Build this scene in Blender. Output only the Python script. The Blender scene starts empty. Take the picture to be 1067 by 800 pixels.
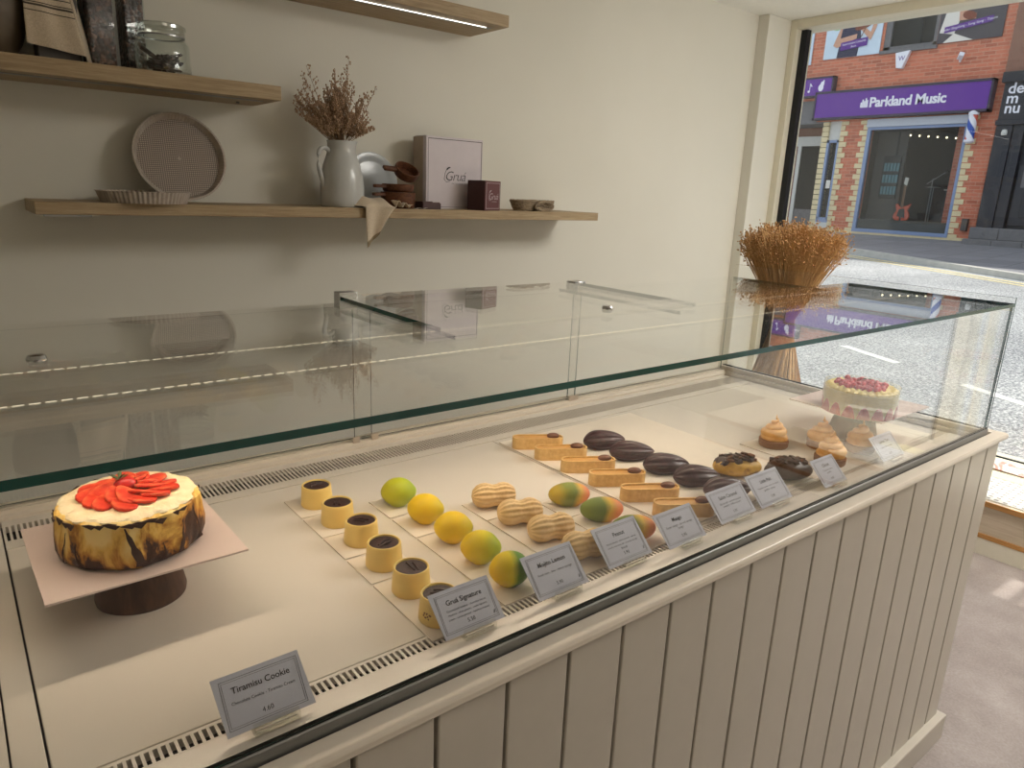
import bpy, bmesh, math, random
from mathutils import Vector, Matrix
random.seed(7)
PI = math.pi
S = bpy.context.scene
C = S.collection

# ------------------------------------------------------------------ colour and materials
def lin(r, g, b):
    def f(v):
        v /= 255.0
        return v / 12.92 if v <= .04045 else ((v + .055) / 1.055) ** 2.4
    return (f(r), f(g), f(b), 1.0)

class N:
    """tiny node-tree helper"""
    def __init__(s, name):
        s.m = bpy.data.materials.new(name); s.m.use_nodes = True
        s.t = s.m.node_tree; s.t.nodes.clear()
        s.out = s.n('ShaderNodeOutputMaterial')
    def n(s, kind, **kw):
        x = s.t.nodes.new(kind)
        for k, v in kw.items():
            setattr(x, k, v)
        return x
    def l(s, a, b): s.t.links.new(a, b)
    def val(s, sock, v):
        if hasattr(v, 'is_output'): s.l(v, sock)
        else: sock.default_value = v
    def coord(s, scale=(1, 1, 1), kind='Object', rot=(0, 0, 0)):
        tc = s.n('ShaderNodeTexCoord'); mp = s.n('ShaderNodeMapping')
        s.l(tc.outputs[kind], mp.inputs[0]); mp.inputs['Scale'].default_value = scale; mp.inputs['Rotation'].default_value = rot
        return mp.outputs[0]
    def noise(s, vec, scale=5, detail=4, rough=.55, dist=0):
        x = s.n('ShaderNodeTexNoise'); s.l(vec, x.inputs['Vector'])
        x.inputs['Scale'].default_value = scale; x.inputs['Detail'].default_value = detail
        x.inputs['Roughness'].default_value = rough; x.inputs['Distortion'].default_value = dist
        return x.outputs['Fac']
    def ramp(s, fac, stops, interp='LINEAR'):
        x = s.n('ShaderNodeValToRGB'); s.l(fac, x.inputs[0]); e = x.color_ramp.elements; x.color_ramp.interpolation = interp
        while len(e) > 1: e.remove(e[-1])
        e[0].position = stops[0][0]; e[0].color = stops[0][1]
        for p, c in stops[1:]:
            k = e.new(p); k.color = c
        return x.outputs[0]
    def math(s, op, a, b=0.0, c=0.0):
        x = s.n('ShaderNodeMath', operation=op)
        s.val(x.inputs[0], a); s.val(x.inputs[1], b); s.val(x.inputs[2], c)
        return x.outputs[0]
    def mix(s, fac, a, b):
        x = s.n('ShaderNodeMix', data_type='RGBA')
        s.val(x.inputs[0], fac); s.val(x.inputs[6], a); s.val(x.inputs[7], b)
        return x.outputs[2]
    def bump(s, h, strength=.3, dist=.002):
        x = s.n('ShaderNodeBump'); s.l(h, x.inputs['Height']); x.inputs['Strength'].default_value = strength
        x.inputs['Distance'].default_value = dist
        return x.outputs[0]
    def bsdf(s, color, rough=.5, metal=0, spec=.5, normal=None, coat=0, trans=0, sss=0, emis=None, es=0, sheen=0):
        p = s.n('ShaderNodeBsdfPrincipled')
        s.val(p.inputs['Base Color'], color); s.val(p.inputs['Roughness'], rough); p.inputs['Metallic'].default_value = metal
        p.inputs['Specular IOR Level'].default_value = spec; p.inputs['Coat Weight'].default_value = coat
        p.inputs['Transmission Weight'].default_value = trans
        p.inputs['Sheen Weight'].default_value = sheen
        if sss:
            p.inputs['Subsurface Weight'].default_value = sss; p.inputs['Subsurface Radius'].default_value = (.01, .006, .003)
            p.inputs['Subsurface Scale'].default_value = 1.0
        if emis: p.inputs['Emission Color'].default_value = emis; p.inputs['Emission Strength'].default_value = es
        if normal is not None: s.l(normal, p.inputs['Normal'])
        s.l(p.outputs[0], s.out.inputs[0])
        return s.m

def plain(name, rgb, rough=.5, metal=0, spec=.5, coat=0, var=.06, scale=30, bump=0):
    n = N(name); v = n.coord()
    f = n.noise(v, scale, 3)
    c = lin(*rgb); lo = tuple(x * (1 - var) for x in c[:3]) + (1,); hi = tuple(min(1, x * (1 + var)) for x in c[:3]) + (1,)
    col = n.ramp(f, [(.3, lo), (.7, hi)])
    return n.bsdf(col, rough, metal, spec, n.bump(f, bump) if bump else None, coat)

def glass(name, tint=(.93, .97, .95), rough=0.0, f0=.04, dirt=0):
    n = N(name)
    lw = n.n('ShaderNodeLayerWeight'); lw.inputs['Blend'].default_value = .5
    f = n.math('MULTIPLY_ADD', n.math('POWER', lw.outputs['Facing'], 5.0), 1 - f0, f0)
    t = n.n('ShaderNodeBsdfTransparent'); t.inputs[0].default_value = (*tint, 1)
    g = n.n('ShaderNodeBsdfGlossy'); g.inputs['Color'].default_value = (1, 1, 1, 1); g.inputs['Roughness'].default_value = rough
    mx = n.n('ShaderNodeMixShader'); n.l(f, mx.inputs[0]); n.l(t.outputs[0], mx.inputs[1]); n.l(g.outputs[0], mx.inputs[2])
    n.l(mx.outputs[0], n.out.inputs[0])
    return n.m

def emit(name, rgb, strength):
    n = N(name); e = n.n('ShaderNodeEmission'); e.inputs[0].default_value = (*rgb, 1); e.inputs[1].default_value = strength
    n.l(e.outputs[0], n.out.inputs[0]); return n.m

M = {}
def wood(name, dark, mid, light, scale=(2, 40, 40), rough=.5):
    n = N(name); v = n.coord(scale)
    a = n.noise(v, 3, 6, .6, .6); b = n.noise(n.coord((scale[0] * 4, scale[1] * 5, scale[2] * 5)), 4, 3)
    f = n.math('ADD', n.math('MULTIPLY', a, .75), n.math('MULTIPLY', b, .25))
    col = n.ramp(f, [(.32, lin(*dark)), (.5, lin(*mid)), (.68, lin(*light))])
    return n.bsdf(col, rough, spec=.3, normal=n.bump(f, .15, .001))

def build_materials():
    n = N('wall_paint'); v = n.coord(); f = n.noise(v, 60, 3)
    M['wall'] = n.bsdf(n.ramp(n.noise(v, 1.2, 3), [(.3, lin(219, 216, 204)), (.7, lin(225, 222, 211))]), .75, spec=.25, normal=n.bump(f, .08, .002))
    M['ceiling'] = plain('ceiling_paint', (238, 237, 230), .8, var=.02)
    M['trim'] = plain('cream_trim', (222, 216, 196), .5, var=.02)
    M['frame_white'] = plain('white_frame', (232, 228, 212), .4, var=.02)
    M['black_metal'] = plain('black_metal', (34, 36, 40), .4, .4)
    n = N('floor_vinyl'); v = n.coord()
    a = n.noise(v, 4, 8, .65); b = n.noise(v, 120, 2)
    f = n.math('ADD', n.math('MULTIPLY', a, .7), n.math('MULTIPLY', b, .3))
    M['floor'] = n.bsdf(n.ramp(f, [(.3, lin(126, 116, 112)), (.5, lin(150, 140, 136)), (.7, lin(172, 163, 160))]), .38, spec=.45, normal=n.bump(b, .05, .001))
    M['oak'] = wood('light_oak', (140, 118, 88), (166, 144, 112), (184, 164, 132))
    M['walnut'] = wood('walnut', (48, 30, 20), (72, 46, 31), (96, 64, 44), (14, 14, 3))
    M['scoop_wood'] = wood('brown_scoop_wood', (58, 34, 22), (92, 56, 36), (122, 78, 50), (20, 60, 60))
    M['bench_wood'] = wood('pale_ply', (196, 182, 160), (208, 194, 174), (216, 204, 186), (40, 1.6, 40))
    M['trim_wood'] = wood('orange_trim_wood', (166, 118, 66), (186, 136, 82), (202, 154, 98), (40, 2, 40))
    M['panel'] = plain('painted_panel', (190, 183, 172), .34, spec=.5, var=.015)
    M['groove'] = plain('groove_paint', (128, 116, 98), .6)
    M['rail'] = plain('painted_rail', (212, 202, 188), .36, var=.02)
    M['deck'] = plain('white_enamel', (222, 214, 203), .22, spec=.5, var=.015, scale=6)
    M['slot_dark'] = plain('vent_dark', (10, 9, 9), .9)
    M['steel'] = plain('brushed_steel', (150, 150, 150), .3, .85, var=.04)
    M['steel_grey'] = plain('grey_aluminium', (128, 128, 126), .38, .6, var=.03)
    M['chrome'] = plain('chrome', (190, 190, 190), .12, 1.0, var=.01)
    M['gasket'] = plain('rubber_gasket', (14, 13, 13), .6)
    M['clip'] = plain('pale_plastic', (176, 160, 144), .4)
    M['glass'] = glass('case_glass', (.984, .986, .98), 0, .035)
    M['shop_glass'] = glass('shop_glass', (.9, .92, .92), 0, .012)
    M['window_glass'] = glass('window_glass', (.98, .985, .98))
    M['jar_glass'] = glass('jar_glass', (.95, .97, .96), .02)
    M['lid_glass'] = glass('lid_glass', (.80, .83, .80), .05, .14)
    M['acrylic'] = glass('clear_acrylic', (.95, .95, .93), .03)
    M['acetate'] = glass('acetate', (.98, .98, .96), .03, .05)
    n = N('glass_edge'); v = n.coord((1, 1, 1)); f = n.noise(v, 4, 3)
    M['glass_edge'] = n.bsdf(n.ramp(f, [(.3, (.002, .045, .036, 1)), (.7, (.005, .085, .066, 1))]), .12, spec=.6)
    M['led'] = emit('led_dots', (1, .86, .6), 1.0)
    M['led_shelf'] = emit('shelf_led', (1, .96, .88), 3.0)
    M['card_board'] = plain('white_cake_board', (226, 216, 202), .45, var=.02)
    M['pink_board'] = plain('blush_cake_board', (220, 200, 192), .4, var=.02)
    M['price_card'] = plain('pale_price_card', (194, 196, 210), .55, var=.02)
    M['ink'] = plain('black_ink', (34, 32, 36), .6)
    M['ink_grey'] = plain('grey_ink', (92, 90, 96), .6)
    # food
    M['tart'] = plain('yellow_white_chocolate', (238, 206, 120), .42, var=.05, scale=25)
    M['tart_rim'] = plain('pale_yellow_rim', (246, 220, 150), .45, var=.04)
    n = N('dark_chocolate'); v = n.coord(); f = n.noise(v, 140, 5, .7)
    M['choc'] = n.bsdf(n.ramp(f, [(.35, lin(34, 16, 14)), (.65, lin(66, 34, 28))]), .45, normal=n.bump(f, .5, .002))
    n = N('dark_chocolate_gloss'); v = n.coord(); f = n.noise(v, 60, 4)
    M['choc_gloss'] = n.bsdf(n.ramp(f, [(.35, lin(40, 22, 24)), (.65, lin(66, 38, 38))]), .38, normal=n.bump(f, .2, .001))
    def fruit(name, stops, axis=0, span=.03, wob=.25, scale=30, rough=.5):
        n = N(name); tc = n.n('ShaderNodeTexCoord'); sp = n.n('ShaderNodeSeparateXYZ'); n.l(tc.outputs['Object'], sp.inputs[0])
        mp = n.coord()
        nz = n.noise(mp, scale, 4)
        t = n.math('MULTIPLY_ADD', sp.outputs[axis], .5 / span, .5)
        t = n.math('ADD', t, n.math('MULTIPLY_ADD', nz, wob, -wob / 2))
        fine = n.noise(mp, 320, 2)
        return n.bsdf(n.ramp(t, stops), rough, spec=.35, normal=n.bump(fine, .25, .001), sss=.08)
    Y = lin(240, 200, 20); Y2 = lin(226, 206, 24); YG = lin(176, 186, 30); G = lin(96, 140, 30)
    M['lemon_yellow'] = fruit('lemon_yellow', [(.0, lin(232, 196, 18)), (.6, Y), (1, lin(214, 190, 30))])
    M['lemon_lime'] = fruit('lemon_lime', [(.0, lin(196, 190, 28)), (.6, YG), (1, lin(150, 170, 34))])
    M['lemon_mid'] = fruit('lemon_mid', [(.0, Y), (.55, Y2), (.9, YG)])
    M['lemon_green'] = fruit('lemon_green', [(.0, Y), (.42, Y2), (.62, G), (.85, lin(84, 128, 34)), (1, YG)])
    M['mango_a'] = fruit('mango_a', [(.1, lin(196, 168, 40)), (.34, lin(136, 146, 58)), (.52, lin(128, 142, 66)), (.68, lin(222, 176, 70)), (.85, lin(232, 136, 84)), (1, lin(216, 104, 76))], span=.042, wob=.5, scale=22)
    M['mango_b'] = fruit('mango_b', [(.05, lin(122, 138, 54)), (.4, lin(112, 130, 58)), (.58, lin(220, 178, 66)), (.78, lin(232, 146, 80)), (1, lin(206, 92, 70))], span=.042, wob=.5, scale=22)
    n = N('peanut_shell'); v = n.coord(); f = n.noise(v, 70, 5)
    M['peanut'] = n.bsdf(n.ramp(f, [(.3, lin(212, 174, 118)), (.7, lin(234, 204, 152))]), .6, normal=n.bump(n.noise(v, 200, 3), .5, .001))
    n = N('cocoa_pod'); v = n.coord(); f = n.noise(v, 90, 4)
    M['pod'] = n.bsdf(n.ramp(f, [(.3, lin(44, 22, 26)), (.7, lin(72, 40, 44))]), .36, normal=n.bump(f, .2, .001))
    n = N('biscuit'); v = n.coord(); f = n.noise(v, 120, 5)
    M['biscuit'] = n.bsdf(n.ramp(f, [(.3, lin(212, 168, 98)), (.7, lin(232, 194, 126))]), .6, normal=n.bump(f, .3, .001))
    M['caramel'] = plain('caramel_filling', (214, 160, 84), .3, var=.1)
    M['bean'] = plain('coffee_bean', (112, 66, 40), .4, var=.25, scale=90)
    n = N('bun_crust'); v = n.coord(); f = n.noise(v, 40, 5)
    M['bun'] = n.bsdf(n.ramp(f, [(.3, lin(196, 148, 48)), (.55, lin(220, 174, 70)), (.72, lin(150, 96, 40))]), .45, normal=n.bump(f, .3, .002))
    n = N('toasted_cream'); v = n.coord(); f = n.noise(v, 45, 4)
    M['swirl'] = n.bsdf(n.ramp(f, [(.3, lin(222, 158, 84)), (.6, lin(240, 190, 120))]), .45, sss=.1)
    M['tart_base'] = plain('brown_tart_base', (138, 96, 66), .6, var=.15, scale=90, bump=.3)
    # cheesecake side: creamy yellow with scorched brown folds
    n = N('basque_side'); v = n.coord((1, 1, .35))
    f = n.noise(v, 22, 6, .6, 1.2); sp = n.n('ShaderNodeSeparateXYZ'); tc = n.n('ShaderNodeTexCoord'); n.l(tc.outputs['Object'], sp.inputs[0])
    low = n.math('MULTIPLY_ADD', sp.outputs[2], -4.2, .17)
    g = n.math('ADD', f, low)
    g2 = n.noise(n.coord(), 60, 4)
    g = n.math('ADD', g, n.math('MULTIPLY_ADD', g2, .14, -.07))
    col = n.ramp(g, [(.34, lin(246, 216, 140)), (.46, lin(234, 188, 88)), (.54, lin(184, 122, 40)), (.6, lin(74, 40, 24)), (.75, lin(40, 22, 16))])
    M['basque'] = n.bsdf(col, .5, normal=n.bump(n.noise(n.coord(), 90, 5), .5, .002))
    M['scorch'] = plain('scorched_flake', (62, 34, 22), .6, var=.3, scale=120)
    n = N('cream_top'); v = n.coord(); f = n.noise(v, 55, 5)
    M['cream'] = n.bsdf(n.ramp(f, [(.3, lin(236, 214, 170)), (.7, lin(248, 232, 196))]), .5, normal=n.bump(f, .8, .004), sss=.08)
    n = N('strawberry_flesh'); v = n.coord(); f = n.noise(v, 70, 4)
    M['straw'] = n.bsdf(n.ramp(f, [(.3, lin(190, 36, 20)), (.5, lin(210, 58, 30)), (.72, lin(230, 116, 70))]), .5, spec=.35)
    M['straw_skin'] = plain('strawberry_skin', (190, 26, 20), .3, var=.2, scale=120)
    M['leaf'] = plain('green_leaf', (70, 86, 40), .6, var=.2)
    M['custard'] = plain('yellow_custard', (240, 214, 120), .45, var=.06, scale=25)
    M['pale_mousse'] = plain('pale_mousse', (232, 214, 150), .5, var=.05, scale=20)
    M['pink_fruit'] = plain('pink_strawberry', (216, 92, 96), .35, var=.2, scale=60)
    M['red_fruit'] = plain('red_berries', (200, 44, 48), .3, var=.25, scale=120)
    # shelf things
    n = N('tin'); v = n.coord(); f = n.noise(v, 40, 4)
    M['tin'] = n.bsdf(n.ramp(f, [(.3, lin(168, 155, 142)), (.7, lin(188, 176, 163))]), .5, .1)
    n = N('perforated_tin'); v = n.coord(); w = n.n('ShaderNodeTexWave', wave_type='BANDS', bands_direction='X'); n.l(v, w.inputs[0]); w.inputs['Scale'].default_value = 48
    w2 = n.n('ShaderNodeTexWave', wave_type='BANDS', bands_direction='Y'); n.l(v, w2.inputs[0]); w2.inputs['Scale'].default_value = 48
    hh = n.math('MULTIPLY', w.outputs['Fac'], w2.outputs['Fac'])
    M['perf'] = n.bsdf(n.ramp(hh, [(.05, lin(116, 104, 94)), (.4, lin(184, 170, 157))]), .5, .1, normal=n.bump(hh, .5, .002))
    M['stoneware'] = plain('white_stoneware', (192, 193, 190), .22, spec=.5, var=.02)
    M['grey_plate'] = plain('grey_glaze', (168, 172, 174), .2, spec=.5, var=.03)
    n = N('linen'); v = n.coord(); w = n.noise(v, 300, 2)
    M['linen'] = n.bsdf(n.ramp(w, [(.3, lin(190, 172, 148)), (.7, lin(212, 196, 172))]), .85, normal=n.bump(w, .4, .001), sheen=.2)
    M['linen_stripe'] = plain('linen_stripe', (74, 66, 60), .9)
    M['linen_hem'] = plain('linen_hem', (132, 116, 90), .9)
    M['twig'] = plain('dried_twig', (146, 116, 86), .8, var=.2)
    M['floret'] = plain('dried_floret', (176, 146, 118), .85, var=.35, scale=200)
    M['box_lilac'] = plain('pale_lilac_card', (206, 196, 200), .5, var=.02)
    M['box_side'] = plain('box_liner', (176, 158, 140), .6)
    M['maroon'] = plain('maroon_card', (98, 58, 58), .42, var=.04)
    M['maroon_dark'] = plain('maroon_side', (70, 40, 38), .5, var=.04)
    M['silver_print'] = plain('silver_print', (204, 192, 194), .35, var=.02)
    n = N('twine'); v = n.coord(); f = n.noise(v, 130, 5, .7)
    M['twine'] = n.bsdf(n.ramp(f, [(.3, lin(116, 98, 78)), (.7, lin(178, 160, 134))]), .85, normal=n.bump(f, .9, .004))
    M['paper'] = plain('white_paper', (226, 220, 210), .7, var=.02)
    n = N('coffee_beans'); v = n.coord((1, 1, 1)); vo = n.n('ShaderNodeTexVoronoi'); n.l(v, vo.inputs['Vector']); vo.inputs['Scale'].default_value = 80
    hs = n.n('ShaderNodeSeparateColor'); n.l(vo.outputs['Color'], hs.inputs[0])
    col = n.ramp(hs.outputs[0], [(0, lin(30, 20, 18)), (.5, lin(70, 46, 38)), (.8, lin(110, 76, 60)), (1, lin(58, 50, 48))])
    M['beans'] = n.bsdf(col, .35, normal=n.bump(n.math('SUBTRACT', 1.0, vo.outputs['Distance']), 1.0, .01))
    M['brown_pot'] = plain('brown_pot', (92, 78, 60), .5, var=.1)
    M['dark_tin'] = plain('dark_canister', (86, 80, 76), .5)
    M['vanilla'] = plain('dark_pod', (52, 34, 28), .5, var=.3, scale=60)
    n = N('straw_stem'); v = n.coord((60, 60, 4)); f = n.noise(v, 3, 3)
    M['straw_stem'] = n.bsdf(n.ramp(f, [(.3, lin(196, 152, 98)), (.6, lin(220, 180, 124)), (.8, lin(236, 208, 160))]), .7)
    n = N('seed_head'); v = n.coord(); f = n.noise(v, 160, 3)
    M['seed'] = n.bsdf(n.ramp(f, [(.3, lin(162, 118, 70)), (.6, lin(200, 156, 100)), (.8, lin(226, 190, 138))]), .7)
    # bench mat
    n = N('woven_mat'); v = n.coord(); vo = n.n('ShaderNodeTexVoronoi', distance='CHEBYCHEV'); vo.inputs['Randomness'].default_value = .15
    n.l(v, vo.inputs['Vector']); vo.inputs['Scale'].default_value = 28
    M['mat'] = n.bsdf(n.ramp(vo.outputs['Distance'], [(.2, lin(150, 146, 140)), (.3, lin(222, 220, 214))]), .8)
    M['mat_hem'] = plain('cream_hem', (226, 218, 180), .8)
    n = N('pink_cloth'); v = n.coord(); f = n.noise(v, 14, 3, .5, 1.5)
    M['pink_cloth'] = n.bsdf(n.ramp(f, [(.4, lin(226, 200, 190)), (.52, lin(236, 228, 224)), (.62, lin(214, 150, 138))]), .8)
    # street
    n = N('asphalt'); v = n.coord(); a = n.noise(v, 50, 2, .6); b = n.noise(v, .8, 4)
    f = n.math('ADD', n.math('MULTIPLY', a, .75), n.math('MULTIPLY', b, .25))
    M['asphalt'] = n.bsdf(n.ramp(f, [(.35, lin(96, 98, 104)), (.5, lin(158, 160, 162)), (.64, lin(216, 217, 216))]), .85, normal=n.bump(a, .5, .01))
    n = N('pavement'); v = n.coord(); br = n.n('ShaderNodeTexBrick'); n.l(v, br.inputs['Vector']); br.inputs['Scale'].default_value = 1.0
    br.inputs['Brick Width'].default_value = .6; br.inputs['Row Height'].default_value = .6; br.inputs['Mortar Size'].default_value = .008
    br.inputs['Color1'].default_value = lin(126, 126, 132); br.inputs['Color2'].default_value = lin(138, 138, 144); br.inputs['Mortar'].default_value = lin(92, 92, 96)
    M['pavement'] = n.bsdf(br.outputs['Color'], .85)
    M['kerb'] = plain('kerb_stone', (190, 188, 182), .8, var=.1, scale=8)
    M['road_white'] = plain('road_paint', (236, 236, 232), .7, var=.05)
    M['road_yellow'] = plain('yellow_line_paint', (222, 206, 150), .7, var=.08)
    def brick(name, c1, c2, mor, w=.225, h=.075):
        n = N(name); tc = n.n('ShaderNodeTexCoord'); sp = n.n('ShaderNodeSeparateXYZ'); n.l(tc.outputs['Object'], sp.inputs[0])
        cb = n.n('ShaderNodeCombineXYZ'); n.l(sp.outputs[1], cb.inputs[0]); n.l(sp.outputs[2], cb.inputs[1])
        br = n.n('ShaderNodeTexBrick'); n.l(cb.outputs[0], br.inputs['Vector']); br.inputs['Scale'].default_value = 1.0
        br.inputs['Brick Width'].default_value = w; br.inputs['Row Height'].default_value = h; br.inputs['Mortar Size'].default_value = .006
        br.inputs['Color1'].default_value = lin(*c1); br.inputs['Color2'].default_value = lin(*c2); br.inputs['Mortar'].default_value = lin(*mor)
        br.inputs['Bias'].default_value = -.2
        big = n.noise(tc.outputs['Object'], 1.3, 4)
        col = n.mix(n.math('MULTIPLY', big, .5), br.outputs['Color'], lin(*[min(255, int(x * 1.12)) for x in c1]))
        return n.bsdf(col, .8, normal=n.bump(br.outputs['Fac'], -.4, .006))
    M['brick'] = brick('red_brick', (204, 120, 92), (146, 78, 60), (196, 160, 138))
    M['brick_dark'] = brick('dull_brick', (140, 100, 84), (122, 84, 70), (130, 108, 94))
    M['cream_brick'] = plain('cream_brick', (226, 208, 166), .75, var=.08, scale=6)
    M['purple'] = plain('purple_sign', (98, 38, 150), .4, var=.02)
    M['purple_band'] = plain('purple_band', (92, 40, 140), .5)
    M['sign_edge'] = plain('dark_sign_edge', (58, 50, 70), .5)
    M['letter_white'] = plain('white_lettering', (240, 238, 246), .5, var=.01)
    M['gold'] = plain('gold_lettering', (176, 140, 66), .4, .3)
    M['blue_frame'] = plain('blue_grey_frame', (132, 150, 186), .5, var=.05)
    M['shutter'] = plain('shutter_box', (192, 196, 206), .5, var=.05)
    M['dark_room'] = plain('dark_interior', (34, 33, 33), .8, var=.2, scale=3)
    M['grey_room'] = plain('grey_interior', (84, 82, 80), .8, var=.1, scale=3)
    M['black_paint'] = plain('black_shopfront', (36, 36, 44), .35, var=.1)
    M['stone'] = plain('grey_stone', (116, 114, 116), .8, var=.12, scale=12)
    M['stone_white'] = plain('painted_stone', (214, 212, 206), .7, var=.05)
    M['guitar_red'] = plain('orange_red_lacquer', (214, 84, 52), .25, spec=.6, var=.06)
    M['guitar_neck'] = plain('maple_neck', (120, 84, 56), .5)
    M['black_plastic'] = plain('black_plastic', (20, 20, 22), .35)
    M['teal'] = plain('teal_packet', (96, 140, 150), .5, var=.2)
    M['poster_blue'] = plain('pale_blue_poster', (206, 222, 236), .5, var=.06, scale=2)
    M['skin'] = plain('printed_skin', (206, 156, 130), .5)
    M['navy'] = plain('printed_navy', (40, 42, 72), .5)
    M['violin'] = plain('printed_violin', (126, 62, 40), .5)
    M['hair'] = plain('printed_hair', (120, 84, 58), .5)
    M['pink_print'] = plain('printed_pink', (224, 120, 160), .5)
    M['green_print'] = plain('printed_green', (150, 190, 140), .5)
    M['grey_print'] = plain('printed_grey', (70, 66, 72), .5)
    M['barber_red'] = plain('barber_red', (214, 92, 72), .4)
    M['barber_blue'] = plain('barber_blue', (44, 84, 176), .4)
    M['bulb'] = emit('shop_bulb', (1, .85, .55), 3)
build_materials()

# ------------------------------------------------------------------ geometry helpers
class B:
    def __init__(s): s.bm = bmesh.new()
    def box(s, x0, x1, y0, y1, z0, z1, mi=0):
        vs = [s.bm.verts.new(p) for p in ((x0, y0, z0), (x1, y0, z0), (x1, y1, z0), (x0, y1, z0), (x0, y0, z1), (x1, y0, z1), (x1, y1, z1), (x0, y1, z1))]
        for q in ((3, 2, 1, 0), (4, 5, 6, 7), (0, 1, 5, 4), (1, 2, 6, 5), (2, 3, 7, 6), (3, 0, 4, 7)):
            f = s.bm.faces.new([vs[i] for i in q]); f.material_index = mi
        return vs
    def mi(s, vs, mi):
        if mi:
            for f in {f for v in vs for f in v.link_faces}: f.material_index = mi
    def lathe(s, prof, seg=32, mi=0, cx=0, cy=0, cz=0, fn=None, close=False):
        rings = []
        for k, (r, z) in enumerate(prof):
            if r < 1e-6:
                rings.append([s.bm.verts.new((cx, cy, cz + z))])
            else:
                ring = []
                for i in range(seg):
                    a = 2 * PI * i / seg; rr = r * (fn(a, k, z) if fn else 1)
                    ring.append(s.bm.verts.new((cx + rr * math.cos(a), cy + rr * math.sin(a), cz + z)))
                rings.append(ring)
        vs = [v for r in rings for v in r]
        pairs = list(zip(rings, rings[1:])) + ([(rings[-1], rings[0])] if close else [])
        for a, b in pairs:
            for i in range(seg):
                j = (i + 1) % seg
                q = [a[i % len(a)], a[j % len(a)], b[j % len(b)], b[i % len(b)]]
                u = []
                for v in q:
                    if v not in u: u.append(v)
                if len(u) > 2:
                    try:
                        f = s.bm.faces.new(u); f.material_index = mi
                    except ValueError: pass
        return vs
    def tube(s, pts, r, seg=6, mi=0, taper=None, cap=True):
        pts = [Vector(p) for p in pts]; rings = []
        up = Vector((0, 0, 1))
        for i, p in enumerate(pts):
            d = (pts[min(i + 1, len(pts) - 1)] - pts[max(i - 1, 0)]).normalized()
            u = d.cross(up)
            if u.length < 1e-3: u = d.cross(Vector((1, 0, 0)))
            u.normalize(); w = u.cross(d)
            rr = r if taper is None else (r + (taper - r) * i / max(1, len(pts) - 1))
            if isinstance(r, (list, tuple)): rr = r[i]
            rings.append([s.bm.verts.new(p + rr * (u * math.cos(2 * PI * k / seg) + w * math.sin(2 * PI * k / seg))) for k in range(seg)])
        for a, b in zip(rings, rings[1:]):
            for k in range(seg):
                f = s.bm.faces.new((a[k], a[(k + 1) % seg], b[(k + 1) % seg], b[k])); f.material_index = mi
        if cap:
            for r_ in (rings[0], rings[-1]):
                try:
                    f = s.bm.faces.new(r_); f.material_index = mi
                except ValueError: pass
        return [v for q in rings for v in q]
    def prism(s, poly, axis, a, b, mi=0):
        """extrude a 2D polygon along axis ('x': poly=(y,z); 'y': (x,z); 'z': (x,y))"""
        def P(u, v, w): return {'x': (w, u, v), 'y': (u, w, v), 'z': (u, v, w)}[axis]
        A = [s.bm.verts.new(P(u, v, a)) for u, v in poly]; D = [s.bm.verts.new(P(u, v, b)) for u, v in poly]
        fs = [s.bm.faces.new(A[::-1]), s.bm.faces.new(D)]
        for i in range(len(A)):
            j = (i + 1) % len(A); fs.append(s.bm.faces.new((A[i], A[j], D[j], D[i])))
        for f in fs: f.material_index = mi
        return A + D
    def sphere(s, c, r, sc=(1, 1, 1), u=12, v=8, mi=0, fn=None, rot=None):
        c = Vector(c)
        def P(th, ph):
            p = Vector((math.sin(th) * math.cos(ph), math.sin(th) * math.sin(ph), math.cos(th)))
            k = fn(p) if fn else 1
            p = Vector((p.x * sc[0], p.y * sc[1], p.z * sc[2])) * (r * k)
            return s.bm.verts.new((rot @ p if rot else p) + c)
        top, bot = P(0, 0), P(PI, 0)
        rings = [[P(PI * j / v, 2 * PI * i / u) for i in range(u)] for j in range(1, v)]
        fs = []
        for i in range(u):
            k = (i + 1) % u
            fs.append(s.bm.faces.new((top, rings[0][i], rings[0][k]))); fs.append(s.bm.faces.new((bot, rings[-1][k], rings[-1][i])))
            for a, d in zip(rings, rings[1:]): fs.append(s.bm.faces.new((a[i], d[i], d[k], a[k])))
        for f in fs: f.material_index = mi
        return [top, bot] + [q for g in rings for q in g]
    def grid(s, fn, nu, nv, mi=0, miz=None):
        g = [[s.bm.verts.new(fn(i / nu, j / nv)) for j in range(nv + 1)] for i in range(nu + 1)]
        for i in range(nu):
            for j in range(nv):
                f = s.bm.faces.new((g[i][j], g[i + 1][j], g[i + 1][j + 1], g[i][j + 1]))
                f.material_index = miz((i + .5) / nu, (j + .5) / nv) if miz else mi
    def mesh(s, me, mat, mi=0):
        n0 = len(s.bm.verts); nf = len(s.bm.faces)
        s.bm.from_mesh(me); s.bm.verts.ensure_lookup_table(); s.bm.faces.ensure_lookup_table()
        for v in s.bm.verts[n0:]: v.co = mat @ v.co
        for f in s.bm.faces[nf:]: f.material_index = mi
    def out(s, name, mats, parent=None, smooth=False, angle=40, bevel=0, loc=None, rz=0, solid=0, sub=0, segs=2, recalc=True):
        if recalc: bmesh.ops.recalc_face_normals(s.bm, faces=s.bm.faces[:])
        me = bpy.data.meshes.new(name); s.bm.to_mesh(me); s.bm.free()
        for m in (mats if isinstance(mats, (list, tuple)) else [mats]): me.materials.append(M[m] if isinstance(m, str) else m)
        if smooth or bevel:
            for p in me.polygons: p.use_smooth = True
            me.set_sharp_from_angle(angle=math.radians(angle))
        o = bpy.data.objects.new(name, me); C.objects.link(o)
        if parent is not None: o.parent = parent
        if loc: o.location = loc
        if rz: o.rotation_euler.z = rz
        if solid:
            d = o.modifiers.new('thickness', 'SOLIDIFY'); d.thickness = solid; d.offset = 0
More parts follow.
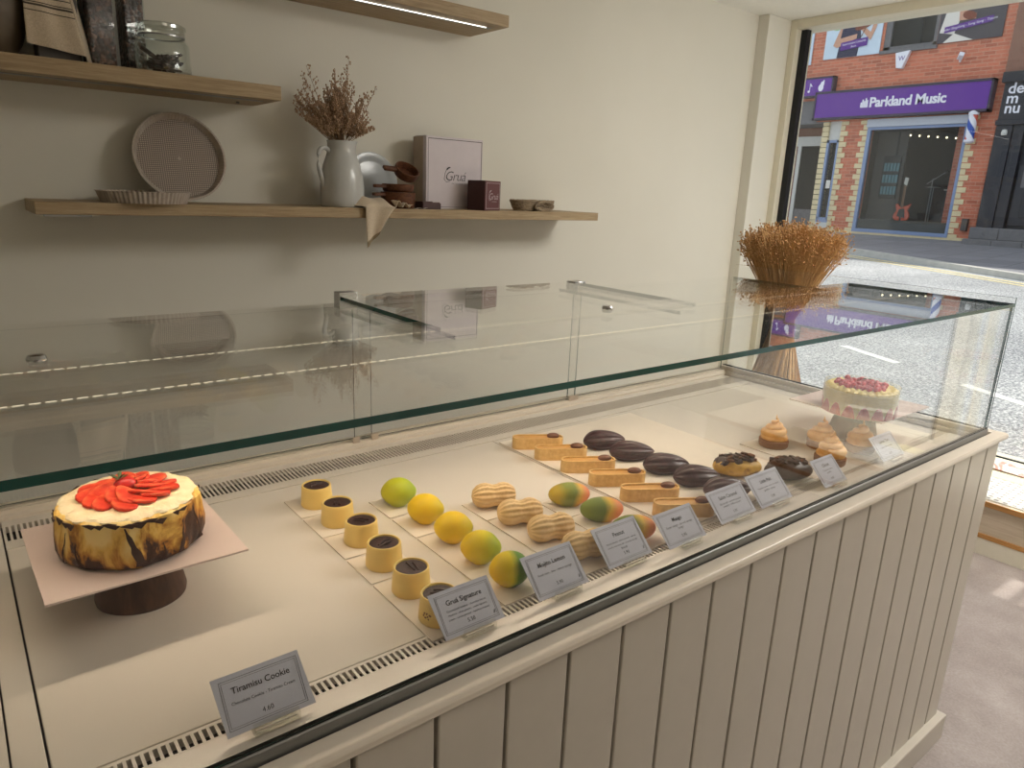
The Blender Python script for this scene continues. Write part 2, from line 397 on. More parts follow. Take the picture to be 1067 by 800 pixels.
        if sub:
            d = o.modifiers.new('smooth', 'SUBSURF'); d.levels = sub; d.render_levels = sub
        if bevel:
            d = o.modifiers.new('bevel', 'BEVEL'); d.width = bevel; d.segments = segs; d.limit_method = 'ANGLE'; d.angle_limit = math.radians(35)
        return o

def tag(o, label, cat, group=None):
    o['label'] = label; o['category'] = cat
    if group: o['group'] = group
    return o
def thing(name, label, cat, loc=(0, 0, 0), rz=0, group=None):
    o = bpy.data.objects.new(name, None); C.objects.link(o); o.empty_display_size = .05
    o.location = loc; o.rotation_euler.z = rz
    return tag(o, label, cat, group)
def struct(o): o['kind'] = 'structure'; return o
def dup(root, loc, rz, label, group=None):
    r = root.copy(); C.objects.link(r); r.location = loc; r.rotation_euler.z = rz; r['label'] = label
    if group: r['group'] = group
    for ch in list(root.children):
        c = ch.copy(); C.objects.link(c); c.parent = r
        for g in list(ch.children):
            d = g.copy(); C.objects.link(d); d.parent = c
    return r

_tc = {}
def text_mesh(body, size, align='CENTER', shear=0, offset=0.0, extrude=0, space=1.0, line=1.0):
    key = (body, size, align, shear, offset, extrude, space, line)
    if key in _tc: return _tc[key]
    cu = bpy.data.curves.new('txt', 'FONT'); cu.body = body; cu.size = size; cu.align_x = align; cu.align_y = 'CENTER'
    cu.shear = shear; cu.offset = offset; cu.extrude = extrude; cu.space_character = space; cu.resolution_u = 3; cu.space_line = line
    o = bpy.data.objects.new('txt', cu); C.objects.link(o)
    dg = bpy.context.evaluated_depsgraph_get(); me = bpy.data.meshes.new_from_object(o.evaluated_get(dg))
    bpy.data.objects.remove(o); bpy.data.curves.remove(cu)
    _tc[key] = me
    return me
def frame(o, ux, uy):
    """matrix taking text (x right, y up) to a plane at o spanned by ux, uy"""
    ux = Vector(ux).normalized(); uy = Vector(uy).normalized(); uz = ux.cross(uy)
    m = Matrix.Identity(4)
    for i in range(3): m[i][0], m[i][1], m[i][2], m[i][3] = ux[i], uy[i], uz[i], o[i]
    return m

# ------------------------------------------------------------------ camera (solved from the photograph)
def make_camera():
    cam = bpy.data.cameras.new('camera'); o = bpy.data.objects.new('camera', cam); C.objects.link(o)
    y, t, r = -.6776, -.2638, .0418
    f = Vector((-math.sin(y) * math.cos(t), math.cos(y) * math.cos(t), math.sin(t)))
    rt = Vector((math.cos(y), math.sin(y), 0)); up = rt.cross(f)
    R = math.cos(r) * rt + math.sin(r) * up; U = -math.sin(r) * rt + math.cos(r) * up
    m = Matrix.Identity(4)
    for i in range(3): m[i][0], m[i][1], m[i][2] = R[i], U[i], -f[i]
    m[0][3], m[1][3], m[2][3] = -2.1744, -.5952, 1.55
    o.matrix_world = m
    cam.sensor_width = 36; cam.lens = 741.1 / 1067 * 36; cam.clip_start = .02; cam.clip_end = 200
    S.camera = o
make_camera()

# ------------------------------------------------------------------ the room
YW, XWIN, ZC = 2.22, 2.12, 2.635
def room():
    b = B(); b.box(-3.6, 2.3, -3.2, 2.4, -.1, 0); struct(b.out('floor', 'floor'))
    b = B(); b.box(-3.7, 2.3, -3.3, 2.4, ZC, ZC + .12); struct(b.out('ceiling', 'ceiling'))
    b = B(); b.box(-3.7, 2.3, YW, YW + .15, 0, ZC); struct(b.out('wall_back', 'wall'))
    b = B(); b.box(-3.75, -3.6, -3.3, YW, 0, ZC); struct(b.out('wall_left', 'wall'))
    b = B(); b.box(-3.7, 2.3, -3.35, -3.2, 0, ZC); struct(b.out('wall_front', 'wall'))
    # pier against the back wall, beside the window
    b = B(); b.box(1.887, 2.3, 2.147, YW, 0, ZC); struct(b.out('trim_1', 'wall', bevel=.004))
    # window wall: jamb, head, sill and posts around the panes
    b = B()
    b.box(XWIN, 2.3, 2.101, 2.147, 0, ZC)
    b.box(XWIN, 2.3, -3.2, 2.101, 2.583, ZC)
    b.box(XWIN, 2.3, -3.2, 2.101, 0, .262)
    b.box(XWIN, 2.3, -3.2, -2.3, .262, 2.583)
    b.box(XWIN, 2.28, -.84, -.775, .262, 2.583)
    b.box(XWIN + .03, 2.26, -.705, -.688, .262, 2.583)
    struct(b.out('wall_window', 'trim', bevel=.003))
    b = B(); b.box(2.173, 2.215, 2.06, 2.101, .262, 2.583); b.box(2.196, 2.21, -.775, 2.06, .262, .268)
    f = struct(b.out('window_1', 'black_metal'))
    b = B(); b.box(2.198, 2.206, -.775, 2.06, .268, 2.583); b.out('pane', 'window_glass', f)
    b = B(); b.box(2.19, 2.215, -2.3, -2.26, .262, 2.583); b.box(2.19, 2.215, -.88, -.84, .262, 2.583)
    f = struct(b.out('window_2', 'black_metal'))
    b = B(); b.box(2.198, 2.206, -2.26, -.88, .262, 2.583); b.out('pane', 'window_glass', f)
    # unseen sunshade added outside the window, slotted to shape a patch of sun
    b = B()
    b.box(2.3, 2.66, 1.37, 2.6, 2.74, 2.8); b.box(2.3, 2.66, -3.2, 1.2, 2.74, 2.8); b.box(2.3, 2.36, 1.2, 1.37, 2.74, 2.8)
    b.box(2.36, 2.66, 1.27, 1.295, 2.75, 2.79)
    struct(b.out('trim_added_sunshade', 'black_paint'))
room()

# ------------------------------------------------------------------ the counter and the glass case
def counter():
    t = thing('counter', 'long cream counter with grooved front panelling under the glass display case', 'counter', (-1.1, .4, 0))
    L = Matrix.Translation((1.1, -.4, 0))
    def out(b, *a, **k):
        bmesh.ops.transform(b.bm, matrix=L, verts=b.bm.verts[:]); return b.out(*a, parent=t, **k)
    X0 = -2.3
    b = B(); b.box(X0, -.004, .02, .885, .06, .93); out(b, 'cabinet_body', 'panel')
    b = B(); edges = [0.0] + [-.0824 - k * .1066 for k in range(21)] + [X0]
    for a, c in zip(edges, edges[1:]):
        b.box(c + (.003 if c > X0 else 0), a - (.003 if a < 0 else 0), 0, .014, .075, .957, 0)
    out(b, 'front_panel', 'panel', bevel=.0022)
    b = B(); b.box(X0, -.001, .012, .02, .075, .955); out(b, 'groove_backing', 'groove')
    b = B(); b.box(X0, .021, -.021, .88, 0, .084); out(b, 'plinth', 'panel', bevel=.003)
    b = B(); b.prism([(-.008, .957), (-.008, .966), (-.004, .971), (.024, .971), (.024, .957)], 'x', X0, .037)
    b.box(.004, .037, .024, .885, .957, .971); out(b, 'top_rail', 'rail', bevel=.0015)
counter()

def case():
    t = thing('display_case', 'glass topped refrigerated pastry case with white deck set into the cream counter', 'display case', (-1.1, .45, .93))
    L = Matrix.Translation((1.1, -.45, -.93)); XL, XR = -2.155, -.06
    def out(b, *a, **k):
        bmesh.ops.transform(b.bm, matrix=L, verts=b.bm.verts[:]); return b.out(*a, parent=t, **k)
    ZD = .957
    b = B(); b.box(-2.3, .0, .03, .875, .9305, .9325); out(b, 'base_pan', 'slot_dark')
    b = B(); b.box(XL, -1.174, .134, .716, ZD - .012, ZD); b.box(-1.172, XR, .134, .716, ZD - .012, ZD); out(b, 'deck', 'deck', bevel=.0012)
    # rear air grille: comb of bars over a dark trough
    b = B(); b.box(XL, XR, .719, .749, ZD - .012, ZD); b.box(XL, XR, .811, .838, ZD - .012, ZD)
    n = int((XR - XL) / .0084)
    for k in range(n + 1): b.box(XL + k * .0084, XL + k * .0084 + .0038, .749, .811, ZD - .0025, ZD)
    out(b, 'rear_grille', 'deck')
    b = B(); b.box(XL, XR, .103, .107, ZD - .012, ZD); b.box(XL, XR, .127, .132, ZD - .012, ZD)
    for k in range(n + 1): b.box(XL + k * .0084, XL + k * .0084 + .0036, .107, .127, ZD - .0025, ZD)
    out(b, 'front_grille', 'deck')
    b = B(); b.prism([(.036, .946), (.036, .966), (.046, .966), (.050, .959), (.103, .959), (.103, .946)], 'x', XL, XR); out(b, 'front_ledge', 'deck', bevel=.001)
    b = B(); b.box(-2.187, -2.1575, .036, .838, ZD - .012, ZD); b.box(-2.2, -2.189, .036, .838, ZD - .012, ZD - .001); out(b, 'end_trim', 'deck', bevel=.001)
    # front channel: grey steel strip, rubber gasket
    b = B(); b.prism([(.026, .958), (.026, .984), (.028, .986), (.0365, .986), (.0365, .958)], 'x', -2.3, -.02); out(b, 'front_channel', 'steel_grey', bevel=.0008)
    b = B(); b.box(-2.3, -.022, .0285, .0345, .986, .9885); out(b, 'gasket', 'gasket')
    b = B(); b.box(-.047, -.02, .0366, .87, .958, .984); out(b, 'end_channel', 'rail', bevel=.001)
    b = B(); b.box(XR + .002, -.0475, .04, .836, .938, .970); out(b, 'end_wall', 'deck')
    b = B(); b.box(-.0335, -.0265, .04, .868, .984, .987); out(b, 'end_gasket', 'gasket')
    # rear sliding track
    b = B(); b.prism([(.838, .945), (.838, .962), (.846, .966), (.848, .972), (.853, .972), (.853, .968), (.862, .968), (.862, .972), (.867, .972), (.867, .968), (.872, .968), (.872, .975), (.879, .975), (.879, .945)], 'x', -2.3, -.047)
    out(b, 'rear_track', 'rail')
    def pane(name, x0, x1, y0, y1, z0, z1, edges=True):
        b = B(); b.box(x0, x1, y0, y1, z0, z1)
        o = out(b, name, ['glass', 'glass_edge'])
        ax = min(range(3), key=lambda i: (x1 - x0, y1 - y0, z1 - z0)[i])
        for p in o.data.polygons:
            if abs(p.normal[ax]) < .5 and p.normal.y < .5 and not (name == 'sliding_lid' and p.normal.y < -.5): p.material_index = 1
        return o
    pane('front_pane', -2.3, -.035, .028, .034, .9885, 1.3165)
    pane('front_top_pane', -2.3, -.0355, .0255, .462, 1.3165, 1.3255)
    pane('sliding_lid', -2.3, -1.472, .445, .866, 1.2895, 1.2975)
    pane('sliding_lid', -.845, -.0355, .445, .866, 1.2895, 1.2975)
    pane('sliding_lid', -1.508, -.80, .438, .856, 1.3068, 1.3155)
    pane('end_pane', -.034, -.027, .026, .868, .987, 1.340)
    pane('rear_door', -2.3, -1.424, .863, .867, .9755, 1.2885)
    pane('rear_door', -1.474, -.772, .851, .855, .9755, 1.2885)
    pane('rear_door', -.79, -.05, .863, .867, .9755, 1.2885)
    for x in (-1.472, -1.424, -.79, -.772):
        b = B(); b.box(x - .009, x + .009, .846, .850, .969, .984); out(b, 'door_foot', 'clip', bevel=.001)
    for x, w, h in ((-1.492, .021, .014), (-.80, .02, .004)):
        b = B(); b.box(x - w, x + w, .832, .862, 1.3158 - h * 1.9, 1.3158 + h * .6); b.box(x - w * .8, x + w * .8, .856, .87, 1.29, 1.3158)
        out(b, 'corner_clip', 'chrome', bevel=.0012)
    for x, y in ((-2.10, .433), (-1.115, .419)):
        b = B(); b.lathe([(0, 0), (.011, 0), (.0115, .003), (.009, .007), (0, .008)], 20, cx=x, cy=y, cz=1.3256); out(b, 'glass_knob', 'chrome', smooth=True)
    for y, zz in ((.462, 1.3000), (.268, 1.3105)):
        b = B(); b.box(-2.25, -.05, y - .004, y + .004, zz, zz + .005)
        o = out(b, 'light_strip', 'acrylic')
        b = B()
        for k in range(150): b.box(-2.24 + k * .0145, -2.24 + k * .0145 + .0105, y - .0005, y + .0005, zz + .0052, zz + .0060)
        bmesh.ops.transform(b.bm, matrix=L, verts=b.bm.verts[:]); b.out('light_dots', 'led', parent=o)
case()

# ------------------------------------------------------------------ on the deck
DK = .9572
def card_board(x0, x1, y0, y1, label, group, h=.0022, z=DK, name='cake_board', mat='card_board'):
    b = B(); cx, cy = (x0 + x1) / 2, (y0 + y1) / 2
    b.box(x0 - cx, x1 - cx, y0 - cy, y1 - cy, 0, h)
    return tag(b.out(name, mat, loc=(cx, cy, z)), label, 'cake board', group)
ORD = ['rearmost', 'second from the rear', 'third from the rear', 'fourth from the rear', 'fifth from the rear', 'front one']

def tarts():
    ys = [.606, .514, .426, .334, .243, .158]
    proto = None
    for k, y in enumerate(ys):
        card_board(-1.722, -1.637, y - .043, y + .042, 'white card square under the %s of the six yellow chocolate-topped tartlets' % ['rearmost', 'second', 'third', 'fourth', 'fifth', 'front'][k] if k in (0, 5) else
                   'white card square under the %s yellow chocolate-topped tartlet counted from the rear' % ['', 'second', 'third', 'fourth', 'fifth'][k], 'card squares under the yellow tartlets')
        lab = 'yellow cup tartlet filled with dark chocolate, %s in its row of six' % ORD[k]
        if k == 5: lab = 'yellow cup tartlet with a stamped side behind the Signature price card, front of its row'
        loc = (-1.674 + [0, .0, .003, -.003, -.006, -.01][k], y, DK + .0022)
        if proto is None:
            t = thing('chocolate_tartlet', lab, 'tartlet', loc, 0, 'yellow chocolate tartlets')
            b = B(); b.lathe([(0, 0), (.0285, 0), (.0297, .002), (.0292, .012), (.0275, .033), (.0272, .0385), (.0262, .0400), (.0245, .0400), (.0238, .0385), (.0236, .036), (0, .036)], 48)
            b.out('cup', 'tart', t, smooth=True)
            b = B()
            b.lathe([(0, .0385), (.006, .0392), (.009, .0378), (.013, .0392), (.017, .0378), (.0205, .0388), (.0235, .0375), (.0236, .0362), (0, .0362)], 40, fn=lambda a, q, z: 1)
            b.tube([(-.013, -.004, .0392), (0, -.002, .0408), (.013, .003, .0392)], .0025, 6, taper=.0012)
            b.tube([(-.010, .005, .0392), (0, .006, .0404), (.012, .008, .0388)], .002, 6, taper=.001)
            b.out('filling', 'choc', t, smooth=True, angle=50)
            proto = t
        else:
            t = dup(proto, loc, k * 1.1, lab, 'yellow chocolate tartlets')
        if k == 5:
            b = B()
            for i in range(9):
                a = -2.2 + i * .05; b.sphere((.0289 * math.cos(a), .0289 * math.sin(a), .016 + .004 * math.sin(i * 1.9)), .0014, u=6, v=4)
            b.out('stamp', 'tart_base', t)
tarts()

def lemons():
    pos = [(-1.546, .520, 'lemon_lime', 'lime green lemon-shaped dessert, rearmost of its row of five'),
           (-1.542, .428, 'lemon_yellow', 'deep yellow lemon-shaped dessert directly in front of the lime green one'),
           (-1.541, .338, 'lemon_yellow', 'plain yellow lemon-shaped dessert in the middle of its row of five'),
           (-1.543, .254, 'lemon_mid', 'yellow lemon-shaped dessert with greenish cheek, second from the front'),
           (-1.546, .172, 'lemon_green', 'lemon-shaped dessert with a dark green end, front of its row by the card')]
    for k, (x, y, m, lab) in enumerate(pos):
        card_board(-1.588, -1.503, y - .044, y + .040, ['white card square under the lime green lemon-shaped dessert', 'white card square under the second lemon-shaped dessert from the rear', 'white card square under the middle lemon-shaped dessert',
                   'white card square under the fourth lemon-shaped dessert from the rear', 'white card square under the green-ended lemon-shaped dessert at the front'][k], 'card squares under the lemon desserts')
        b = B()
        def fn(p):
            return 1 + .09 * max(0, abs(p.x) - .86) / .14 * (1 if p.x > 0 else .6)
        b.sphere((0, 0, .0262), 1, (.0318, .0285, .0272), 28, 20, fn=fn)
        for v in b.bm.verts:
            if v.co.z < .0035: v.co.z = 0.0
        tag(b.out('lemon_dessert', m, smooth=True, loc=(x, y, DK + .0022), rz=[-.5, -.75, -.6, -.7, -.35][k]), lab, 'lemon dessert', 'lemon-shaped desserts')
lemons()

def peanuts():
    pos = [(-1.395, .415), (-1.398, .330), (-1.392, .250), (-1.385, .170)]
    labs = ['tan peanut-shaped dessert, rearmost of its row of four', 'tan peanut-shaped dessert, second from the rear in its row', 'tan peanut-shaped dessert, third from the rear, beside the front one', 'tan peanut-shaped dessert half hidden by the Lemon price card, front of its row']
    for k, (x, y) in enumerate(pos):
        card_board(-1.445, -1.352, y - .046, y + .036, 'white card square under the %s peanut-shaped dessert from the rear' % ['first', 'second', 'third', 'fourth'][k], 'card squares under the peanut desserts')
        b = B(); prof = []
        for i in range(25):
            t_ = i / 24; u = -1 + 2 * t_
            r = .0255 * math.sqrt(max(0, 1 - abs(u) ** 3.2)) * (1 - .20 * math.exp(-((u - .02) / .26) ** 2))
            prof.append((r, u * .0445))
        vs = b.lathe(prof, 84, fn=lambda a, q, z: 1 + .06 * math.cos(14 * a) + .022 * math.sin(q * 2.6))
        for v in vs:
            x_, y_, z_ = v.co; v.co = Vector((z_, y_, max(0, x_ * .95 + .0215)))
        tag(b.out('peanut_dessert', 'peanut', smooth=True, angle=60, loc=(x, y, DK + .0022), rz=-.42 + .06 * k), labs[k], 'peanut dessert', 'peanut-shaped desserts')
peanuts()

def mangos():
    pos = [(-1.262, .338, 'mango_a', 'mango-shaped dessert with green middle and red tip, rearmost of three'), (-1.257, .253, 'mango_b', 'mango-shaped dessert with dark green end and red tip, middle of three'),
           (-1.265, .166, 'mango_b', 'mango-shaped dessert mostly hidden behind the Peanut price card, front of three')]
    for k, (x, y, m, lab) in enumerate(pos):
        card_board(-1.312, -1.212, y - .044, y + .038, ['white card square under the rearmost mango-shaped dessert', 'white card square under the middle mango-shaped dessert', 'white card square under the front mango-shaped dessert'][k], 'card squares under the mango desserts')
        b = B(); b.sphere((0, 0, .0205), 1, (.0420, .0262, .0225), 30, 20, fn=lambda p: 1 - .10 * p.x + .05 * p.y * p.x)
        for v in b.bm.verts:
            if v.co.z < .003: v.co.z = 0
        tag(b.out('mango_dessert', m, smooth=True, loc=(x, y, DK + .0022), rz=-.52), lab, 'mango dessert', 'mango-shaped desserts')
mangos()

def fingers():
    card_board(-1.169, -.705, .14, .694, 'large white tray board under the biscuit fingers and dark cocoa pod desserts', None, .003, name='tray_board')
    ys = [.618, .535, .445, .357, .266, .180]
    proto = None
    labs = ['boat-shaped biscuit finger with a coffee bean on its end, rearmost of six', 'boat-shaped biscuit finger with coffee bean, second from the rear', 'boat-shaped biscuit finger with coffee bean, third from the rear',
            'boat-shaped biscuit finger with coffee bean, fourth from the rear', 'boat-shaped biscuit finger with coffee bean, next to the front one', 'boat-shaped biscuit finger behind the price cards, front of its row']
    def stad(l, r, n=10):
        p = []
        for i in range(n + 1): a = -PI / 2 + PI * i / n; p.append((l + r * math.cos(a), r * math.sin(a)))
        for i in range(n + 1): a = PI / 2 + PI * i / n; p.append((-l + r * math.cos(a), r * math.sin(a)))
        return p
    for k, y in enumerate(ys):
        loc = (-1.112, y, DK + .003)
        if proto is None:
            t = thing('biscuit_finger', labs[k], 'biscuit tart', loc, -.53, 'biscuit finger tarts')
            b = B(); o_, i_ = stad(.045, .0165), stad(.045, .0132)
            V = lambda p, z: [b.bm.verts.new((u, v, z)) for u, v in p]
            a, c, d, e = V(o_, 0), V(o_, .0275), V(i_, .0275), V(i_, .021)
            n = len(o_)
            for p, q in ((a, c), (c, d), (d, e)):
                for i in range(n): b.bm.faces.new((p[i], p[(i + 1) % n], q[(i + 1) % n], q[i]))
            b.bm.faces.new(a[::-1]); b.bm.faces.new(e)
            b.out('biscuit_shell', 'biscuit', t, smooth=True, angle=50)
            b = B(); b.prism(stad(.0445, .0128), 'z', .0212, .0245); b.out('filling', 'caramel', t, bevel=.001)
            b = B()
            b.sphere((.037, 0, .0292), 1, (.0155, .0095, .0068), 18, 12, fn=lambda p: 1 - (.22 if abs(p.y) < .16 and p.z > 0 else 0))
            b.out('coffee_bean', 'bean', t, smooth=True, angle=70)
            proto = t
        else: dup(proto, loc, -.53, labs[k], 'biscuit finger tarts')
fingers()

def pods():
    pos = [(-.972, .533, -.40), (-.972, .443, -.55), (-.967, .345, -.50), (-.965, .262, -.50), (-.968, .182, -.45)]
    labs = ['dark maroon cocoa-pod-shaped dessert, rearmost of its row', 'dark maroon cocoa-pod-shaped dessert, second from the rear', 'dark maroon cocoa-pod-shaped dessert, third from the rear',
            'dark maroon cocoa-pod-shaped dessert, fourth from the rear', 'dark maroon cocoa-pod-shaped dessert behind the price cards, front of its row']
    for k, (x, y, r) in enumerate(pos):
        b = B(); prof = []
        for i in range(27):
            u = -1 + 2 * i / 26
            prof.append((.0285 * (max(0, 1 - abs(u) ** 2.3)) ** .75 * (1 - .24 * u), u * .055))
        vs = b.lathe(prof, 60, fn=lambda a, q, z: 1 + .07 * math.cos(10 * a))
        for v in vs: v.co = Vector((v.co.z, v.co.y, max(0, v.co.x * .82 + .0175)))
        tag(b.out('cocoa_pod_dessert', 'pod', smooth=True, angle=70, loc=(x, y, DK + .003), rz=r), labs[k], 'cocoa pod dessert', 'cocoa-pod-shaped desserts')
pods()

def buns():
    for k, (x, y, rz, lab) in enumerate([(-.845, .245, -.55, 'yellow glazed bun with broken dark chocolate on top, behind two price cards'), (-.765, .168, -.5, 'dark glazed bun with chocolate shards, right of the yellow bun and nearer the front')]):
        t = thing('chocolate_bun', lab, 'bun', (x, y, DK + .003), rz, 'chocolate topped buns')
        b = B(); b.sphere((0, 0, .021), 1, (.056, .031, .0225), 28, 16, fn=lambda p: 1 + .03 * math.sin(6 * p.x) * math.cos(5 * p.y))
        for v in b.bm.verts: v.co.z = max(0, v.co.z)
        b.out('bun_body', 'bun' if k == 0 else 'choc_gloss', t, smooth=True)
        b = B()
        b.sphere((-.006 + .004 * k, .002, .0265), 1, (.048, .0285, .0205), 26, 14, fn=lambda p: (1 + .10 * math.sin(9 * p.x + 2) * math.cos(8 * p.y)))
        for v in list(b.bm.verts):
            if v.co.z < .027: v.co.z = .027 + .004 * math.sin(v.co.x * 260)
        b.out('chocolate_glaze', 'choc_gloss', t, smooth=True)
        b = B(); rnd = random.Random(k + 3)
        for i in range(34):
            u, v = rnd.uniform(-.036, .04), rnd.uniform(-.018, .018)
            z = .0265 + .0205 * math.sqrt(max(0.05, 1 - (u / .05) ** 2 - (v / .03) ** 2))
            s = rnd.uniform(.003, .0075)
            vs = b.box(u - s, u + s, v - s * .7, v + s * .7, z - .002, z + rnd.uniform(.001, .004), 0 if rnd.random() < .72 else 1)
            bmesh.ops.rotate(b.bm, cent=(u, v, z), matrix=Matrix.Rotation(rnd.uniform(0, 3), 3, 'Z') @ Matrix.Rotation(rnd.uniform(-.5, .5), 3, 'X'), verts=vs)
        b.out('chocolate_shards', ['choc', 'bean'], t)
buns()

def meringues():
    card_board(-.655, -.385, .118, .366, 'white card tray under the four swirl-topped tarts at the window end', None, .002, name='tray_board')
    pos = [(-.592, .312, 'brown tart with toasted cream swirl, rearmost and leftmost of the four'), (-.492, .240, 'brown tart with toasted cream swirl, behind the front pair of the four'),
           (-.583, .168, 'brown tart with toasted cream swirl, front left of the four'), (-.432, .172, 'brown tart with toasted cream swirl, nearest the window end behind the last price card')]
    proto = None
    for k, (x, y, lab) in enumerate(pos):
        loc = (x, y, DK + .002)
        if proto is None:
            t = thing('swirl_tart', lab, 'tart', loc, 0, 'cream swirl tarts')
            b = B(); b.lathe([(0, 0), (.033, 0), (.0355, .004), (.036, .017), (.034, .0195), (0, .0195)], 40, fn=lambda a, q, z: 1 + .008 * math.sin(20 * a)); b.out('tart_base', 'tart_base', t, smooth=True)
            b = B(); nu, nv = 220, 12; turns = 3.1; pts = []; rad = []
            b.lathe([(0, .018), (.0315, .0185), (.033, .024), (.026, .036), (.018, .046), (.010, .056), (0, .066)], 28)
            for i in range(nu):
                f_ = i / (nu - 1); a = 2 * PI * turns * f_
                R = .0245 * (1 - f_) ** .85; pts.append((R * math.cos(a), R * math.sin(a), .0285 + .042 * f_ + .002 * f_ * f_)); rad.append(.0128 * (1 - f_ * .82))
            pts.append((.001, .001, .081)); rad.append(.0006)
            b.tube(pts, rad, nv)
            b.out('cream_swirl', 'swirl', t, smooth=True, angle=80)
            proto = t
        else: dup(proto, loc, k * 1.7, lab, 'cream swirl tarts')
meringues()

def cake_stand(x, y, lab, h=.084, r0=.060):
    b = B(); b.lathe([(0, 0), (r0, 0), (r0 + .001, .006), (r0 - .002, .022), (r0 - .008, .045), (r0 - .022, .060), (r0 - .025, .066), (r0 - .012, .074), (r0 - .004, .078), (r0 - .002, h), (0, h)], 48)
    return tag(b.out('cake_pedestal', 'walnut', smooth=True, angle=50, loc=(x, y, DK)), lab, 'cake stand', 'walnut cake pedestals')
def cheesecake():
    cake_stand(-2.008, .462, 'squat dark walnut pedestal under the large cheesecake')
    zb = DK + .084
    b = B(); b.box(-.123, .123, -.121, .121, 0, .0028)
    tag(b.out('square_cake_board', 'pink_board', loc=(-2.012, .464, zb), rz=.02), 'square blush cake board under the strawberry cheesecake', 'cake board')
    t = thing('strawberry_cheesecake', 'whole burnt cheesecake crowned with cream and fanned strawberry slices', 'cake', (-2.012, .458, zb + .0028))
    rnd = random.Random(5)
    ph = [rnd.uniform(0, 6) for _ in range(8)]
    def wob(a, q, z):
        return 1 + (.016 * math.sin(5 * a + ph[0]) + .013 * math.sin(9 * a + ph[1]) + .009 * math.sin(17 * a + ph[2] + z * 60) + .006 * math.sin(31 * a + ph[3] - z * 90))
    prof = [(0, 0), (.083, 0), (.089, .004), (.092, .014), (.093, .03), (.0915, .045), (.0905, .058), (.0895, .067), (.085, .0705), (.07, .070), (0, .070)]
    b = B(); b.lathe(prof, 180, fn=wob); b.out('cake_body', 'basque', t, smooth=True)
    b = B()   # torn scorched edge along the rim
    for i in range(46):
        a = i / 46 * 2 * PI + rnd.uniform(-.05, .05)
        if rnd.random() < .45: continue
        r = .0905 * wob(a, 0, .06); s = rnd.uniform(.003, .008); zt = rnd.uniform(.062, .069)
        d = rnd.uniform(.06, .13)
        P = [(r + .0012, a - d, zt), (r + .0016, a, zt + rnd.uniform(.001, .003)), (r + .0012, a + d, zt), (r + .0018, a + d * .3, zt - s)]
        v = [b.bm.verts.new((q * math.cos(w), q * math.sin(w), z)) for q, w, z in P]; w = [b.bm.verts.new((x.co.x * .985, x.co.y * .985, x.co.z)) for x in v]
        b.bm.faces.new(v); b.bm.faces.new(w[::-1])
        for j in range(4): b.bm.faces.new((v[j], w[j], w[(j + 1) % 4], v[(j + 1) % 4]))
    # long dark scorch folds down the side
    for a0, lean, w0, z0, z1 in ((-1.62, .10, .16, .0, .062), (-1.08, -.05, .12, .0, .048), (-2.45, .05, .09, .0, .036), (-.55, .08, .08, .0, .06), (-2.85, -.05, .05, .0, .05), (-1.30, .02, .07, .0, .03)):
        n = 9; L1, L2 = [], []
        for i in range(n + 1):
            f_ = i / n; z = z0 + (z1 - z0) * f_; w = w0 * (1 - f_ * .85) * (1 + .25 * math.sin(i * 2.1)); a = a0 - lean * f_ * 2
            rr = [r_ for r_ in prof if r_[1] >= z and r_[0] > 0][0][0] + .0007
            for sgn, LL in ((-1, L1), (1, L2)):
                q = a + sgn * w / 2; R = rr * wob(q, 0, z) + .0004; LL.append((R * math.cos(q), R * math.sin(q), z + .0008))
        for (p1, p2) in ((L1, L2),):
            A_ = [b.bm.verts.new(p) for p in p1]; D_ = [b.bm.verts.new(p) for p in p2]
            mid = [b.bm.verts.new(((u.co + v.co) / 2).to_3d() * 1.0) for u, v in zip(A_, D_)]
            for u in mid:
                k = math.hypot(u.co.x, u.co.y); a = math.atan2(u.co.y, u.co.x); R = ([r_ for r_ in prof if r_[1] >= u.co.z - .0009 and r_[0] > 0][0][0]) * wob(a, 0, u.co.z) + .0016; u.co.x = R * math.cos(a); u.co.y = R * math.sin(a)
            for i in range(n):
                b.bm.faces.new((A_[i], mid[i], mid[i + 1], A_[i + 1])); b.bm.faces.new((mid[i], D_[i], D_[i + 1], mid[i + 1]))
    b.out('scorched_edge', 'scorch', t, smooth=True)
    b = B()
    def cr(a, q, z): return 1 + .018 * math.sin(7 * a + 1) + .016 * math.sin(13 * a + 2 + q) + .012 * math.sin(29 * a)
    b.lathe([(0, .0675), (.0855, .0670), (.0862, .0700), (.082, .0735), (.07, .0748), (.055, .0755), (.03, .0750), (0, .0750)], 120, fn=cr)
    b.out('cream_topping', 'cream', t, smooth=True)
    # fanned slices: an outer ring leaning on the centre and an inner rosette
    def slice_bm(L, W, th):
        b = B(); n = 14; P = []
        for i in range(n):
            a = 2 * PI * i / n; x = L / 2 * math.cos(a); y = W / 2 * math.sin(a) * (1 - .35 * math.cos(a)); P.append((x, y))
        b.prism(P, 'z', 0, th); return b
    proto = slice_bm(.042, .027, .0045).out('strawberry_slice', ['straw'], t, bevel=.0014)
    first = True
    for ring, (cnt, R, zz, tilt) in enumerate(((13, .044, .0772, .10), (9, .027, .0805, .30))):
        for i in range(cnt):
            a = 2 * PI * (i + ring * .5) / cnt + rnd.uniform(-.08, .08)
            o = proto if first else proto.copy()
            if not first: C.objects.link(o); o.parent = t
            first = False
            rr = R + rnd.uniform(-.003, .003)
            o.location = (rr * math.cos(a) * 1.08, rr * math.sin(a), zz + rnd.uniform(-.001, .0015))
            o.rotation_euler = (rnd.uniform(-.12, .12) + .16, -tilt, a + PI + .75 + rnd.uniform(-.35, .35))
            k = rnd.uniform(.88, 1.1); o.scale = (k, k, 1)
